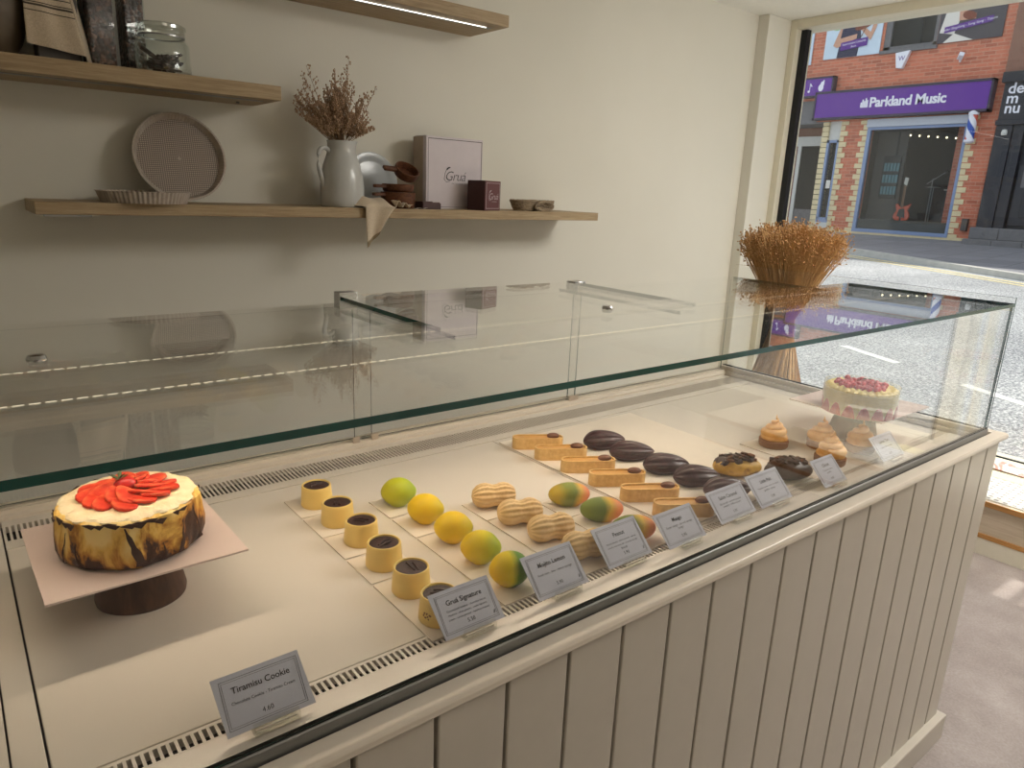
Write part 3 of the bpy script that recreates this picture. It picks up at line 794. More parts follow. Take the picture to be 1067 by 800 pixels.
    b = B(); b.sphere((.0, .002, .0880), 1, (.0145, .0115, .0105), 16, 12, fn=lambda p: 1 - .2 * p.x); b.out('whole_strawberry', 'straw_skin', t, smooth=True)
    b = B()
    for i in range(6):
        a = i * 1.05; d = Vector((math.cos(a), math.sin(a), .35 + .5 * (i % 2)))
        c = Vector((-.010, .005, .0965)); n = Vector((-d.y, d.x, 0)).normalized()
        p = [c, c + d * .006 + n * .003, c + d * .013, c + d * .006 - n * .003]
        v = [b.bm.verts.new(q) for q in p]; w = [b.bm.verts.new(q - Vector((0, 0, .0008))) for q in p]
        b.bm.faces.new(v); b.bm.faces.new(w[::-1])
        for j in range(4): b.bm.faces.new((v[j], w[j], w[(j + 1) % 4], v[(j + 1) % 4]))
    b.out('leaf', 'leaf', t)
cheesecake()

def fraisier():
    cake_stand(-.325, .245, 'dark walnut pedestal under the strawberry layer cake by the window')
    zb = DK + .084
    b = B(); b.box(-.135, .135, -.123, .123, 0, .0028)
    tag(b.out('square_cake_board', 'pink_board', loc=(-.302, .25, zb), rz=0), 'square blush cake board under the layer cake at the window end', 'cake board')
    t = thing('strawberry_layer_cake', 'round pale yellow layer cake with halved strawberries around the base, at window end', 'cake', (-.385, .212, zb + .0028), -.2)
    b = B(); b.lathe([(0, 0), (.086, 0), (.0865, .001), (.0865, .060), (.085, .0615), (0, .0615)], 64); b.out('mousse_body', 'pale_mousse', t, smooth=True)
    for i in range(16):
        a = 2 * PI * i / 16
        b = B(); P = []
        w, h = .0162, .031
        for s in range(13):
            u = -1 + 2 * s / 12; P.append((u * w, h * (1 - abs(u) ** 2.2)))
        P = [(-w, 0)] + P[1:-1] + [(w, 0)]
        b.prism(P, 'y', -.0014, .0014)
        o = b.out('strawberry_half', 'pink_fruit', t, bevel=.0006); o.location = (.0862 * math.cos(a), .0862 * math.sin(a), .0008); o.rotation_euler.z = a + PI / 2
    b = B(); b.lathe([(.0890, 0), (.0890, .074), (.0886, .074), (.0886, 0)], 64, close=True); b.out('clear_collar', 'acetate', t, smooth=True)
    b = B(); rnd = random.Random(2)
    for i in range(26):
        a = 2 * PI * i / 26
        for r, q in ((.074, .012), (.058, .011)):
            b.lathe([(0, .0605), (q, .0608), (q, .064), (q * .6, .067), (0, .071)], 10, cx=r * math.cos(a + r * 9), cy=r * math.sin(a + r * 9), fn=lambda w, k, z: 1 + .12 * math.cos(5 * w))
    b.out('piped_custard', 'custard', t, smooth=True)
    b = B()
    for i in range(110):
        a = rnd.uniform(0, 6.28); r = .060 * math.sqrt(rnd.random())
        b.sphere((r * math.cos(a), r * math.sin(a), .069 + rnd.uniform(0, .006)), rnd.uniform(.006, .0095), (1, .8, .75), 8, 6)
    b.out('berry_topping', 'red_fruit', t, smooth=True)
    b = B(); b.sphere((0.01, -.01, .0865), .004, (1.6, .7, .4), 8, 6); b.sphere((0.0, -.004, .0865), .004, (.7, 1.5, .4), 8, 6); b.out('leaf', 'leaf', t)
fraisier()

# ------------------------------------------------------------------ price cards
def price_cards():
    LEAN = math.radians(42)
    cards = [(-2.0, -1.9, .086, 'Tiramisu Cookie', ['Chocolate Cookie - Tiramisu Cream'], '4.60', 'nearest the camera, standing alone on the front ledge'),
             (-1.712, -1.612, .097, 'Gruá Signature', ['Caramelized hazelnut - chocolate biscuit', 'Hazelnut - white ganache - vanilla diplomat', 'cream - cocoa gavotte - hazelnut mousse'], '5.50', 'in front of the yellow tartlets'),
             (-1.547, -1.445, .098, 'Mojito Lemon', ['Fresh mint - lime - lemon sponge'], '5.90', 'in front of the lemon-shaped desserts'),
             (-1.392, -1.288, .105, 'Peanut', ['Peanut mousse - salted caramel - peanut', 'crunchy with cacao nib - chocolate sponge', 'biscuit'], '5.90', 'in front of the peanut-shaped desserts'),
             (-1.256, -1.154, .093, 'Mango', ['Exotic mango - almond sponge', 'mango'], '5.90', 'in front of the mango-shaped desserts'),
             (-1.096, -.984, .102, 'Salon Caramel', ['Biscuit tart - caramel ganache', 'caramel - coffee mousse'], '5.90', 'in front of the biscuit fingers'),
             (-.968, -.858, .100, 'Little Pod', ['Chocolate mousse - cocoa nib - biscuit', 'ganache - sponge'], '5.90', 'in front of the yellow bun'),
             (-.757, -.665, .083, 'Choux', ['Chocolate choux', 'ganache'], '4.80', 'behind the brightest glass reflection, second from the window end'),
             (-.482, -.372, .088, 'Lemon Tart', ['Lemon curd - meringue'], '5.20', 'last one at the window end')]
    for k, (x0, x1, y, head, lines, price, where) in enumerate(cards):
        w = x1 - x0; h = .064 if k not in (2, 3, 6) else .069; z = .9615
        t = thing('price_card', 'pale price card headed %s, %s' % (head if k != 1 else 'Signature', where), 'price card', ((x0 + x1) / 2, y, z + .004), 0, 'price cards along the front ledge')
        u = Vector((0, math.sin(LEAN), math.cos(LEAN))); nn = Vector((0, -math.cos(LEAN), math.sin(LEAN)))
        skew = -.004
        b = B()
        A = [Vector((-w / 2, 0, 0)), Vector((w / 2, 0, 0)), Vector((w / 2 + skew, 0, 0)) + u * h, Vector((-w / 2 + skew, 0, 0)) + u * h]
        v = [b.bm.verts.new(p) for p in A]; v2 = [b.bm.verts.new(p - nn * .0008) for p in A]
        b.bm.faces.new(v); b.bm.faces.new(v2[::-1])
        for j in range(4): b.bm.faces.new((v[j], v2[j], v2[(j + 1) % 4], v[(j + 1) % 4]))
        b.out('card', 'price_card', t)
        F = frame(u * (h / 2) + nn * .0003 + Vector((skew / 2, 0, 0)), (1, 0, 0), u)
        b = B()
        for m_, th in ((.0055, .0005), (.0078, .00035)):
            X, Y = w / 2 - m_, h / 2 - m_
            for (a0, a1, c0, c1) in ((-X, X, Y - th, Y), (-X, X, -Y, -Y + th), (-X, -X + th, -Y, Y), (X - th, X, -Y, Y)):
                q = b.box(a0, a1, c0, c1, 0, .0002); bmesh.ops.transform(b.bm, matrix=F, verts=q)
        b.out('border', 'ink_grey', t)
        b = B()
        b.mesh(text_mesh(head, .0098, offset=.0001), F @ Matrix.Translation((0, h * .21, .0002)))
        b.mesh(text_mesh(price, .0075), F @ Matrix.Translation((0, -h * .27, .0002)))
        if k in (1, 2, 3): b.mesh(text_mesh('8', .007, shear=.3), F @ Matrix.Translation((w * .38, -h * .3, .0002)))
        b.out('heading', 'ink', t)
        b = B()
        for i, s_ in enumerate(lines):
            size = min(.0056, w * .80 / (len(s_) * .5) if len(s_) else .005)
            b.mesh(text_mesh(s_, size), F @ Matrix.Translation((0, h * (.04 - .09 * i) if len(lines) > 1 else 0, .0002)))
        b.out('small_text', 'ink', t)
        # clear holder: foot and a bar in front
        b = B(); b.box(-.024, .028, -.010, .022, -.0055, -.0032); b.prism([(-.0105, -.0032), (-.0095, .006), (-.0035, .0085), (-.0015, -.0032)], 'x', -.024, .028)
        b.prism([(.002, -.0032), (.012, .0085), (.016, .0085), (.013, -.0032)], 'x', -.024, .028)
        b.out('acrylic_holder', 'acrylic', t)
        b = B(); b.box(-.022, .024, -.0080, -.0062, .0006, .0026); b.out('holder_highlight', 'paper', t)  # pale bar imitates the cream highlights in the clear acrylic
price_cards()

# ------------------------------------------------------------------ wall shelves and what stands on them
YS = 1.94
def shelves():
    def shelf(x0, x1, z0, z1, lab, led=None, chan=False):
        t = thing('wall_shelf', lab, 'shelf', ((x0 + x1) / 2, YW, z0), 0, 'floating oak shelves')
        L = Matrix.Translation((-(x0 + x1) / 2, -YW, -z0))
        b = B(); b.box(x0, x1, YS, YW, z0, z1); bmesh.ops.transform(b.bm, matrix=L, verts=b.bm.verts[:]); b.out('board', 'oak', t, bevel=.0015)
        b = B(); b.box(x0 + .03, x1 - .04, 2.0, 2.03, z0 - .002, z0 + .001); bmesh.ops.transform(b.bm, matrix=L, verts=b.bm.verts[:]); b.out('light_channel', 'steel_grey', t)
        if led:
            b = B(); b.box(led[0], led[1], led[2], led[2] + .006, z0 - .0035, z0 - .002); bmesh.ops.transform(b.bm, matrix=L, verts=b.bm.verts[:]); b.out('light_strip', 'led_shelf', t)
        if chan:
            b = B(); b.lathe([(0, 0), (.006, 0), (.006, -.006), (0, -.006)], 12, cx=x1 - .09, cy=2.12, cz=z0); bmesh.ops.transform(b.bm, matrix=L, verts=b.bm.verts[:]); b.out('cable_nub', 'steel_grey', t)
        return t
    shelf(-1.945, .36, 1.430, 1.467, 'lowest and longest oak wall shelf holding the jug and gift boxes')
    shelf(-2.95, -1.195, 1.8175, 1.8636, 'upper left oak wall shelf carrying the towel and bean jars', chan=True)
    shelf(-1.25, -.229, 2.198, 2.2425, 'topmost oak wall shelf with a lit strip underneath, cropped by the top edge', led=(-1.2, -.30, 1.999))
    t = [o for o in C.objects if o.name == 'wall_shelf'][0]
    b = B(); b.box(-1.925 + .7925, -1.80 + .7925, YS + .004 - YW, YS + .020 - YW, -.006, 0); b.out('strip_end', 'steel', t)
shelves()
ZS = 1.467
def shelf_low():
    def tart_pan(r, h, label, name, group, amp=.013, nf=60):
        t = thing(name, label, 'baking tin', group=group)
        fl = lambda a, q, z: 1 + (amp * math.cos(nf * a) if q in (1, 2, 3, 4, 5, 6) else 0)
        b = B(); b.lathe([(r - .016, 0), (r - .012, 0), (r, h), (r + .003, h), (r + .003, h + .002), (r - .003, h + .002), (r - .015, .0025)], 480, fn=fl)
        b.out('fluted_rim', 'tin', t, smooth=True, angle=60)
        return t
    t = tart_pan(.137, .034, 'fluted tart tin lying flat at the left end of the lowest shelf', 'tart_tin', None)
    b = B(); b.lathe([(0, 0), (.125, 0), (.125, .002), (0, .002)], 64); b.out('tin_base', 'tin', t)
    t.location = (-1.632, 2.03, ZS)
    t = tart_pan(.147, .022, 'round perforated tart tin leaning upright against the wall', 'perforated_tart_tin', None, .004, 80)
    b = B(); b.lathe([(0, 0), (.138, 0), (.138, .002), (0, .002)], 64); b.out('perforated_base', 'perf', t)
    b = B(); b.lathe([(0, 0), (.006, 0), (.006, .0026), (0, .0028)], 24); b.out('centre_disc', 'tin', t)
    t.rotation_euler = (math.radians(76), 0, 0); t.location = (-1.485, 2.155, ZS + .1475)
    # jug
    t = thing('ceramic_jug', 'white stoneware jug with a looped handle holding dried stems', 'jug', (-.925, 2.055, ZS))
    b = B()
    prof = [(0, 0), (.079, 0), (.082, .004), (.083, .03), (.083, .075), (.079, .115), (.070, .155), (.059, .185), (.053, .205), (.052, .215), (.053, .235), (.055, .243), (.052, .243), (.049, .235), (.048, .21), (.060, .16), (.074, .1), (.074, .02), (0, .012)]
    vs = b.lathe(prof, 56)
    for v in vs:
        if v.co.z > .20 and v.co.x > .02:
            k = (v.co.z - .20) / .043; v.co.x += .006 * k * max(0, v.co.x / .05) ** 3
    b.out('jug_body', 'stoneware', t, smooth=True, angle=60)
    b = B(); b.tube([(-.048, -.006, .198), (-.066, -.010, .216), (-.090, -.014, .214), (-.105, -.017, .19), (-.104, -.017, .155), (-.092, -.014, .115), (-.082, -.010, .085), (-.078, -.008, .070)], .0095, 10)
    b.out('handle', 'stoneware', t, smooth=True, sub=1)
    # dried flowers
    t = thing('dried_flowers', 'spray of brown dried flowers standing in the white jug', 'dried flowers', (-.93, 2.055, ZS + .03))
    rnd = random.Random(11); b = B(); h = B()
    def fl(p, s):
        vs = h.sphere(p, s, (1, 1, rnd.uniform(.8, 1.6)), 5, 4)
    for i in range(120):
        a = rnd.uniform(0, 2 * PI); out = rnd.random() ** .7
        dx, dy = math.cos(a) * out, math.sin(a) * out * .55
        H = rnd.uniform(.31, .46) * (1 - .22 * out) + (.08 if i < 7 else 0)
        p0 = Vector((dx * .02, dy * .02, 0)); p1 = Vector((dx * .04, dy * .03, .21)); tip = Vector((dx * .165 - .012, dy * .16, H))
        pts = [p0, p1, p1.lerp(tip, .5) + Vector((rnd.uniform(-.008, .008), 0, .004)), tip]
        b.tube(pts, .0013, 4, taper=.0006)
        for j in range(15):
            f_ = .26 + .74 * (j / 14); q = p1.lerp(tip, f_)
            L = rnd.uniform(.012, .034) * (1.15 - .5 * f_); aa = rnd.uniform(0, 2 * PI)
            e = q + Vector((math.cos(aa) * L * .7, math.sin(aa) * L * .5, L * .8))
            b.tube([q, e], .0007, 3)
            for m in range(3):
                fl(q.lerp(e, .4 + .3 * m) + Vector((rnd.uniform(-.004, .004), rnd.uniform(-.004, .004), rnd.uniform(-.004, .004))), rnd.uniform(.0018, .0036))
    b.out('twigs', 'twig', t); h.out('florets', 'floret', t)
    # plate leaning
    b = B(); R = .107
    b.lathe([(0, 0), (.07, 0), (.078, .003), (R, .014), (R + .001, .0165), (R - .002, .017), (.080, .0065), (.072, .004), (0, .004)], 64)
    o = tag(b.out('dinner_plate', 'grey_plate', smooth=True, angle=60), 'glazed grey plate leaning on the wall behind the wooden scoops', 'plate')
    o.rotation_euler = (math.radians(74), 0, 0); o.location = (-.745, 2.158, ZS + .1085)
    # wooden scoops, piled
    def scoop(r, hgt, L, label, loc, rot):
        t = thing('wooden_scoop', label, 'scoop', loc, 0, 'wooden measuring scoops'); t.rotation_euler = rot
        b = B(); b.lathe([(0, 0), (r * .86, 0), (r * .95, .006), (r, hgt), (r - .002, hgt + .001), (r - .005, hgt), (r * .8, .008), (0, .007)], 36); b.out('bowl', 'scoop_wood', t, smooth=True, angle=50)
        b = B(); vs = b.box(-r - L, -r + .006, -.011, .011, hgt - .016, hgt - .003); b.out('handle', 'scoop_wood', t, bevel=.003)
        return t
    scoop(.070, .062, .05, 'largest brown wooden scoop at the bottom of the pile', (-.70, 2.02, ZS), (0, 0, .15))
    scoop(.064, .030, .05, 'middle brown wooden scoop stacked on the largest one', (-.70, 2.02, ZS + .0635), (0, 0, .12))
    scoop(.050, .034, .056, 'small dark wooden scoop tipped on top of the pile', (-.682, 2.0, ZS + .126), (math.radians(36), math.radians(4), .05))
    # napkin draped over the edge
    t = thing('linen_napkin', 'beige linen napkin with dark hem hanging over the lowest shelf edge', 'napkin', (-.83, YS, ZS))
    b = B()
    def drape(u, v):
        # v: 0 on shelf .. 1 tip ; u across
        if v < .3:
            k = v / .3; y = .055 * (1 - k) - .003 * k; z = .004 + .040 * math.sin(u * PI) * (1 - k) ** .6 * (1 + .3 * math.sin(u * 9)) + .003
            xl, xr = -.10 + .035 * k, .085 - .02 * k
            x = xl + (xr - xl) * u
        else:
            k = (v - .3) / .7; y = -.006 - .010 * math.sin(u * 7 + 1) * (1 - .5 * k) - .004; z = .006 - .125 * k - (.030 * k * (1 - u)) + .02 * k * u
            xl, xr = -.065 + .008 * k, .065 - .072 * k ** .8
            x = xl + (xr - xl) * u
        return (x, y, z)
    b.grid(drape, 26, 40, miz=lambda u, v: 1 if v > .9 else 0)
    b.out('cloth', ['linen', 'linen_hem'], t, smooth=True, angle=80, solid=.0016)
    b = B(); b.grid(lambda u, v: (.075 + .075 * u, -.004 + .045 * v, .004 + .030 * abs(math.sin(u * 8 + v)) * (1 - u * .6)), 22, 6); b.out('bunched_end', 'linen', t, smooth=True, angle=80, solid=.0016)
    b = B(); b.box(-.045, .045, -.03, .03, 0, .004); b.box(-.045, -.041, -.03, .03, .004, .030); b.box(.035, .045, -.03, .03, .004, .024); b.box(-.041, .041, .024, .03, .004, .030); b.box(-.041, .04, -.03, -.026, .004, .028)
    tag(b.out('wooden_tray', 'maroon_dark', loc=(-.575, 1.995, ZS), rz=.05, bevel=.001), 'small dark brown tray in front of the big lilac gift box', 'tray')
    b = B(); b.grid(lambda u, v: (.05 * u, .016 * v, .001 + .004 * math.sin(u * 5) ** 2), 10, 2)
    tag(b.out('paper_scrap', 'paper', loc=(-.655, 1.948, ZS + .0005), solid=.0006), 'torn white paper strip on the shelf edge beside the scoops', 'paper')
    # boxes
    t = thing('gift_box', 'tall pale lilac gift box with a script logo standing on edge', 'gift box', (-.410, 2.072, ZS))
    b = B(); b.box(-.128, .156, .003, .105, 0, .292); b.out('box_body', 'box_side', t, bevel=.001)
    b = B(); b.box(-.130, .158, -.004, .003, 0, .294); b.box(-.130, .158, .003, .09, .2925, .2945); b.box(-.131, -.1285, .003, .02, 0, .294); b.out('lid', 'box_lilac', t, bevel=.001)
    b = B(); F = frame((.014, -.0041, .147), (1, 0, 0), (0, 0, 1))
    for a0, a1, c0, c1 in ((-.134, .140, .136, .1385), (.1375, .140, -.14, .1385), (-.1345, -.133, -.14, .1385), (-.134, .14, -.14, -.1385)):
        q = b.box(a0, a1, c0, c1, 0, .0006); bmesh.ops.transform(b.bm, matrix=F, verts=q)
    b.out('printed_border', 'linen_stripe', t)
    def logo(name, scale, F, mat, parent):
        b = B()
        b.mesh(text_mesh('Gruá', .062 * scale, shear=.28, offset=-.0006 * scale, space=.92), F)
        b.mesh(text_mesh('PATISSERIE', .010 * scale, space=1.3), F @ Matrix.Translation((.012 * scale, -.033 * scale, 0)))
        pts = [(-.052, .028), (-.047, .038), (-.036, .044), (-.026, .042), (-.031, .038), (-.038, .036), (-.044, .029)]
        q = b.prism([(x * scale, y * scale) for x, y in pts], 'z', 0, .0004); bmesh.ops.transform(b.bm, matrix=F, verts=q)
        q = b.tube([(-.050 * scale, .030 * scale, .0002), (-.058 * scale, .012 * scale, .0002), (-.062 * scale, -.014 * scale, .0002), (-.05 * scale, -.026 * scale, .0002), (-.03 * scale, -.022 * scale, .0002)], .0011 * scale, 6)
        bmesh.ops.transform(b.bm, matrix=F, verts=q)
        b.out(name, mat, parent)
    logo('logo', .9, frame((.016, -.0048, .135), (1, 0, 0), (0, 0, 1)), 'ink', t)
    t = thing('chocolate_box', 'small maroon cube box with a silver script logo, in front of the lilac box', 'gift box', (-.275, 1.955, ZS), .36)
    b = B(); b.box(-.061, .061, 0, .088, 0, .124); b.out('box_body', 'maroon_dark', t, bevel=.001)
    b = B(); b.box(-.060, .060, -.003, 0, .001, .123); b.out('front_face', 'maroon', t, bevel=.0008)
    b = B(); F = frame((0, -.0031, .062), (1, 0, 0), (0, 0, 1))
    for a0, a1, c0, c1 in ((-.053, .053, .052, .0535), (-.053, .053, -.0535, -.052), (-.053, -.0515, -.0535, .0535), (.0515, .053, -.0535, .0535)):
        q = b.box(a0, a1, c0, c1, 0, .0006); bmesh.ops.transform(b.bm, matrix=F, verts=q)
    b.out('printed_border', 'silver_print', t)
    logo('logo', .62, frame((.004, -.0036, .058), (1, 0, 0), (0, 0, 1)), 'silver_print', t)
    # rope bundle with small bowls
    t = thing('rope_bundle', 'pair of rough twine nests at the right end of the lowest shelf', 'twine nest', (.03, 2.04, ZS))
    rnd = random.Random(4)
    for nm, cx, cy, R in (('nest', -.055, 0, .072), ('nest', .075, .03, .062)):
        b = B()
        for k in range(7):
            pts = []
            r = R * (.72 + .05 * k); z = .006 + .0065 * k
            for i in range(33):
                a = 2 * PI * i / 32; pts.append((cx + (r + rnd.uniform(-.003, .003)) * math.cos(a), cy + (r + rnd.uniform(-.003, .003)) * .7 * math.sin(a), z + rnd.uniform(-.0015, .0015)))
            b.tube(pts, .0052, 6)
        b.out(nm, 'twine', t, smooth=True)
    b = B()
    for k in range(5):
        pts = [(.02 + (.050 - .009 * k) * math.cos(2 * PI * i / 24) * 1.1, -.055 + .004 * k, .022 + (.020 - .0035 * k) * math.sin(2 * PI * i / 24)) for i in range(25)]
        b.tube([(x, y + rnd.uniform(-.004, .004), z) for x, y, z in pts], .005, 6)
    b.out('coil', 'twine', t, smooth=True)
shelf_low()

Z2 = 1.8636
def shelf_high():
    b = B(); b.lathe([(0, 0), (.050, 0), (.056, .004), (.078, .045), (.092, .09), (.098, .135), (.096, .18), (.092, .18), (.094, .135), (.086, .09), (.05, .01), (0, .008)], 48)
    tag(b.out('brown_pot', 'brown_pot', smooth=True, angle=60, loc=(-1.985, 2.09, Z2)), 'rounded brown pot at the far left of the upper shelf', 'pot')
    b = B(); b.box(-.055, .055, -.05, .05, 0, .21); b.box(-.058, .058, -.053, .053, .205, .225)
    tag(b.out('canister', 'dark_tin', loc=(-1.825, 2.065, Z2), bevel=.004), 'dark square canister hidden under the striped towel', 'canister')
    t = thing('striped_towel', 'beige linen towel with thin dark stripes hung over the canister', 'towel', (-1.835, 2.0, Z2))
    def tw(u, v):  # v 0 bottom .. 1 top then over
        z = .040 + .192 * v - .020 * u * (1 - v)
        x0, x1 = -.072 + .006 * v, .072 - .040 * v
        x = x0 + (x1 - x0) * u
        y = -.002 + .003 * math.sin(u * 11 + v * 2) - .012 * (1 - v) * u
        return (x, y, z)
    def zone(u, v):
        for a, c in ((.46, .475), (.535, .56), (.575, .59), (.655, .668)):
            if a < v < c: return 1
        return 0
    b = B(); b.grid(tw, 20, 150, miz=zone); b.out('front_fall', ['linen', 'linen_stripe'], t, smooth=True, angle=80, solid=.003)
    b = B(); b.grid(lambda u, v: (-.065 + .097 * u, -.002 + .125 * v, .232 + .006 * math.sin(v * PI)), 8, 8); b.out('top_fold', 'linen', t, smooth=True, solid=.003)
    b = B(); b.grid(lambda u, v: (.075 - .038 * v + .022 * u, -.014 * (1 - v) + .05 * u, .002 + .228 * v), 6, 12); b.out('side_fall', 'linen', t, smooth=True, solid=.003)
    def bean_jar(x, y, w, label):
        t = thing('bean_jar', label, 'jar', (x, y, Z2), .22, 'tall jars of beans')
        b = B(); b.box(-w + .003, w - .003, -w + .003, w - .003, .004, .25); b.out('coffee_beans', 'beans', t, bevel=.006)
        b = B(); b.box(-w, w, -w, w, 0, .28); b.out('glass_body', 'jar_glass', t, bevel=.006, segs=3)
        b = B(); b.box(-w * .9, w * .9, -w * .9, w * .9, .28, .31); b.out('lid', 'steel', t, bevel=.004)
    bean_jar(-1.715, 2.06, .040, 'tall square jar of dark beans beside the striped towel')
    bean_jar(-1.606, 2.13, .034, 'narrower jar of dark beans half hidden behind the first, next to the clip-top jar')
    t = thing('storage_jar', 'clear glass jar with ribbed lid holding dark vanilla pods', 'jar', (-1.543, 2.02, Z2))
    r = .080
    b = B(); b.lathe([(0, 0), (r - .006, 0), (r, .006), (r, .086), (r - .006, .098), (r - .016, .106), (r - .017, .112), (r - .020, .112), (r - .019, .104), (r - .009, .096), (r - .003, .085), (r - .003, .008), (0, .006)], 56); b.out('glass_body', 'jar_glass', t, smooth=True, angle=50)
    b = B(); b.lathe([(r - .020, .1125), (r - .012, .1125), (r - .0115, .117), (r - .014, .119), (r - .0115, .122), (r - .0115, .126), (r - .015, .128), (r - .012, .131), (r - .008, .133), (r - .008, .141), (r - .014, .146), (.02, .150), (0, .150)], 56); b.out('lid', 'lid_glass', t, smooth=True, angle=50)
    b = B(); b.lathe([(r - .0195, .1085), (r - .0128, .1085), (r - .0128, .1122), (r - .0195, .1122)], 48, close=True); b.out('seal_ring', 'steel', t)
    rnd = random.Random(8); b = B()
    for i in range(40):
        a = rnd.uniform(0, 6.28); d = Vector((math.cos(a), math.sin(a), rnd.uniform(-.1, .35))); c = Vector((rnd.uniform(-.022, .026), rnd.uniform(-.02, .02), .014 + .0010 * i))
        L = rnd.uniform(.025, .042); n = Vector((-d.y, d.x, 0)) * rnd.uniform(-.010, .010)
        b.tube([c - d * L, c + n, c + d * L], rnd.uniform(.005, .008), 6, taper=.004)
    b.tube([(-.064, -.005, .074), (-.02, -.01, .045), (.03, -.02, .012)], .0075, 7, taper=.005)
    b.out('vanilla_pods', 'vanilla', t, smooth=True)
shelf_high()

# ------------------------------------------------------------------ the sheaf, bench and mat by the window
def window_end():
    b = B(); b.box(-.16, .16, -.16, .16, 0, .856)
    tag(b.out('display_plinth', 'panel', loc=(.31, .86, 0), bevel=.004), 'plain white plinth hidden behind the case end, under the dried sheaf', 'plinth')
    t = thing('flax_sheaf', 'golden brown dried flax sheaf flaring at the top, beyond the case end', 'dried sheaf', (.31, .862, .856))
    rnd = random.Random(21); b = B(); h = B()
    for i in range(820):
        a = rnd.uniform(0, 2 * PI); q = math.sqrt(rnd.random())
        cs, sn = math.cos(a), math.sin(a)
        Rb, Rw, Rt = .105 * q, .040 * q, .186 * q
        H = .61 - .045 * q * q + rnd.uniform(-.05, .02)
        tw = .5
        p = [Vector((Rb * cs, Rb * sn, 0)), Vector((Rw * math.cos(a + tw) * 1.12, Rw * math.sin(a + tw) * 1.12, .22)), Vector((Rw * math.cos(a + tw), Rw * math.sin(a + tw), .27)),
             Vector(((Rw + (Rt - Rw) * .56) * math.cos(a + tw), (Rw + (Rt - Rw) * .56) * math.sin(a + tw), .27 + (H - .27) * .6)), Vector((Rt * math.cos(a + tw) + rnd.uniform(-.01, .01), Rt * math.sin(a + tw) + rnd.uniform(-.01, .01), H))]
        b.tube(p, .0016, 3, cap=False)
        tip = p[-1]; dirv = (p[-1] - p[-2]).normalized()
        for m in range(6):
            c = tip - dirv * rnd.uniform(-.012, .062) + Vector((rnd.gauss(0, .014), rnd.gauss(0, .014), rnd.gauss(0, .010)))
            h.sphere(c, rnd.uniform(.0022, .0038), u=5, v=4)
            if m % 2 == 0: b.tube([tip - dirv * .05, c], .0006, 3, cap=False)
    b.out('stems', 'straw_stem', t); h.out('seed_heads', 'seed', t)
    b = B()
    for k in range(5): b.lathe([(.043, .225 + k * .006), (.0475, .228 + k * .006), (.043, .231 + k * .006)], 32)
    b.out('tie', 'twine', t)
    # low bench in the window
    t = thing('window_bench', 'low pale plywood window bench with orange wood edging', 'bench', (1.78, .2, 0))
    def o(b, *a, **k):
        bmesh.ops.translate(b.bm, vec=(-1.78, -.2, 0), verts=b.bm.verts[:]); return b.out(*a, parent=t, **k)
    Y0, Y1 = -1.9, 2.10
    b = B(); b.box(1.466, 2.118, Y0, Y1, 0, .246); o(b, 'front_panel', 'bench_wood')
    b = B(); b.box(1.458, 2.118, Y0, Y1, .246, .262); o(b, 'seat_top', 'bench_wood', bevel=.003)
    b = B(); b.box(1.4525, 1.458, Y0, Y1, .236, .262); b.box(1.4575, 1.466, Y0, Y1, .080, .102); o(b, 'edge_trim', 'trim_wood', bevel=.002)
    b = B(); b.box(1.4595, 1.466, Y0, Y1, 0, .079); o(b, 'kick_board', 'frame_white')
    t = thing('woven_mat', 'white perforated woven mat with cream border on the window bench', 'mat', (1.7, -.1, .262))
    b = B(); b.box(-.225, .115, -.9, .72, 0, .008); b.out('weave', 'mat', t, bevel=.003)
    b = B(); b.box(.115, .225, -.9, .72, 0, .009); b.out('hem', 'mat_hem', t, bevel=.003)
    b = B(); rnd = random.Random(3)
    b.grid(lambda u, v: (-.075 + .15 * u + .015 * math.sin(v * 7), -.55 + 1.1 * v, .010 + .018 * (math.sin(u * 9 + v * 13) * .5 + .5) * math.sin(u * PI)), 20, 60)
    tag(b.out('folded_cloth', 'pink_cloth', smooth=True, angle=80, solid=.004, loc=(2.02, .05, .262)), 'crumpled pink and white cloth against the window glass', 'cloth')
window_end()

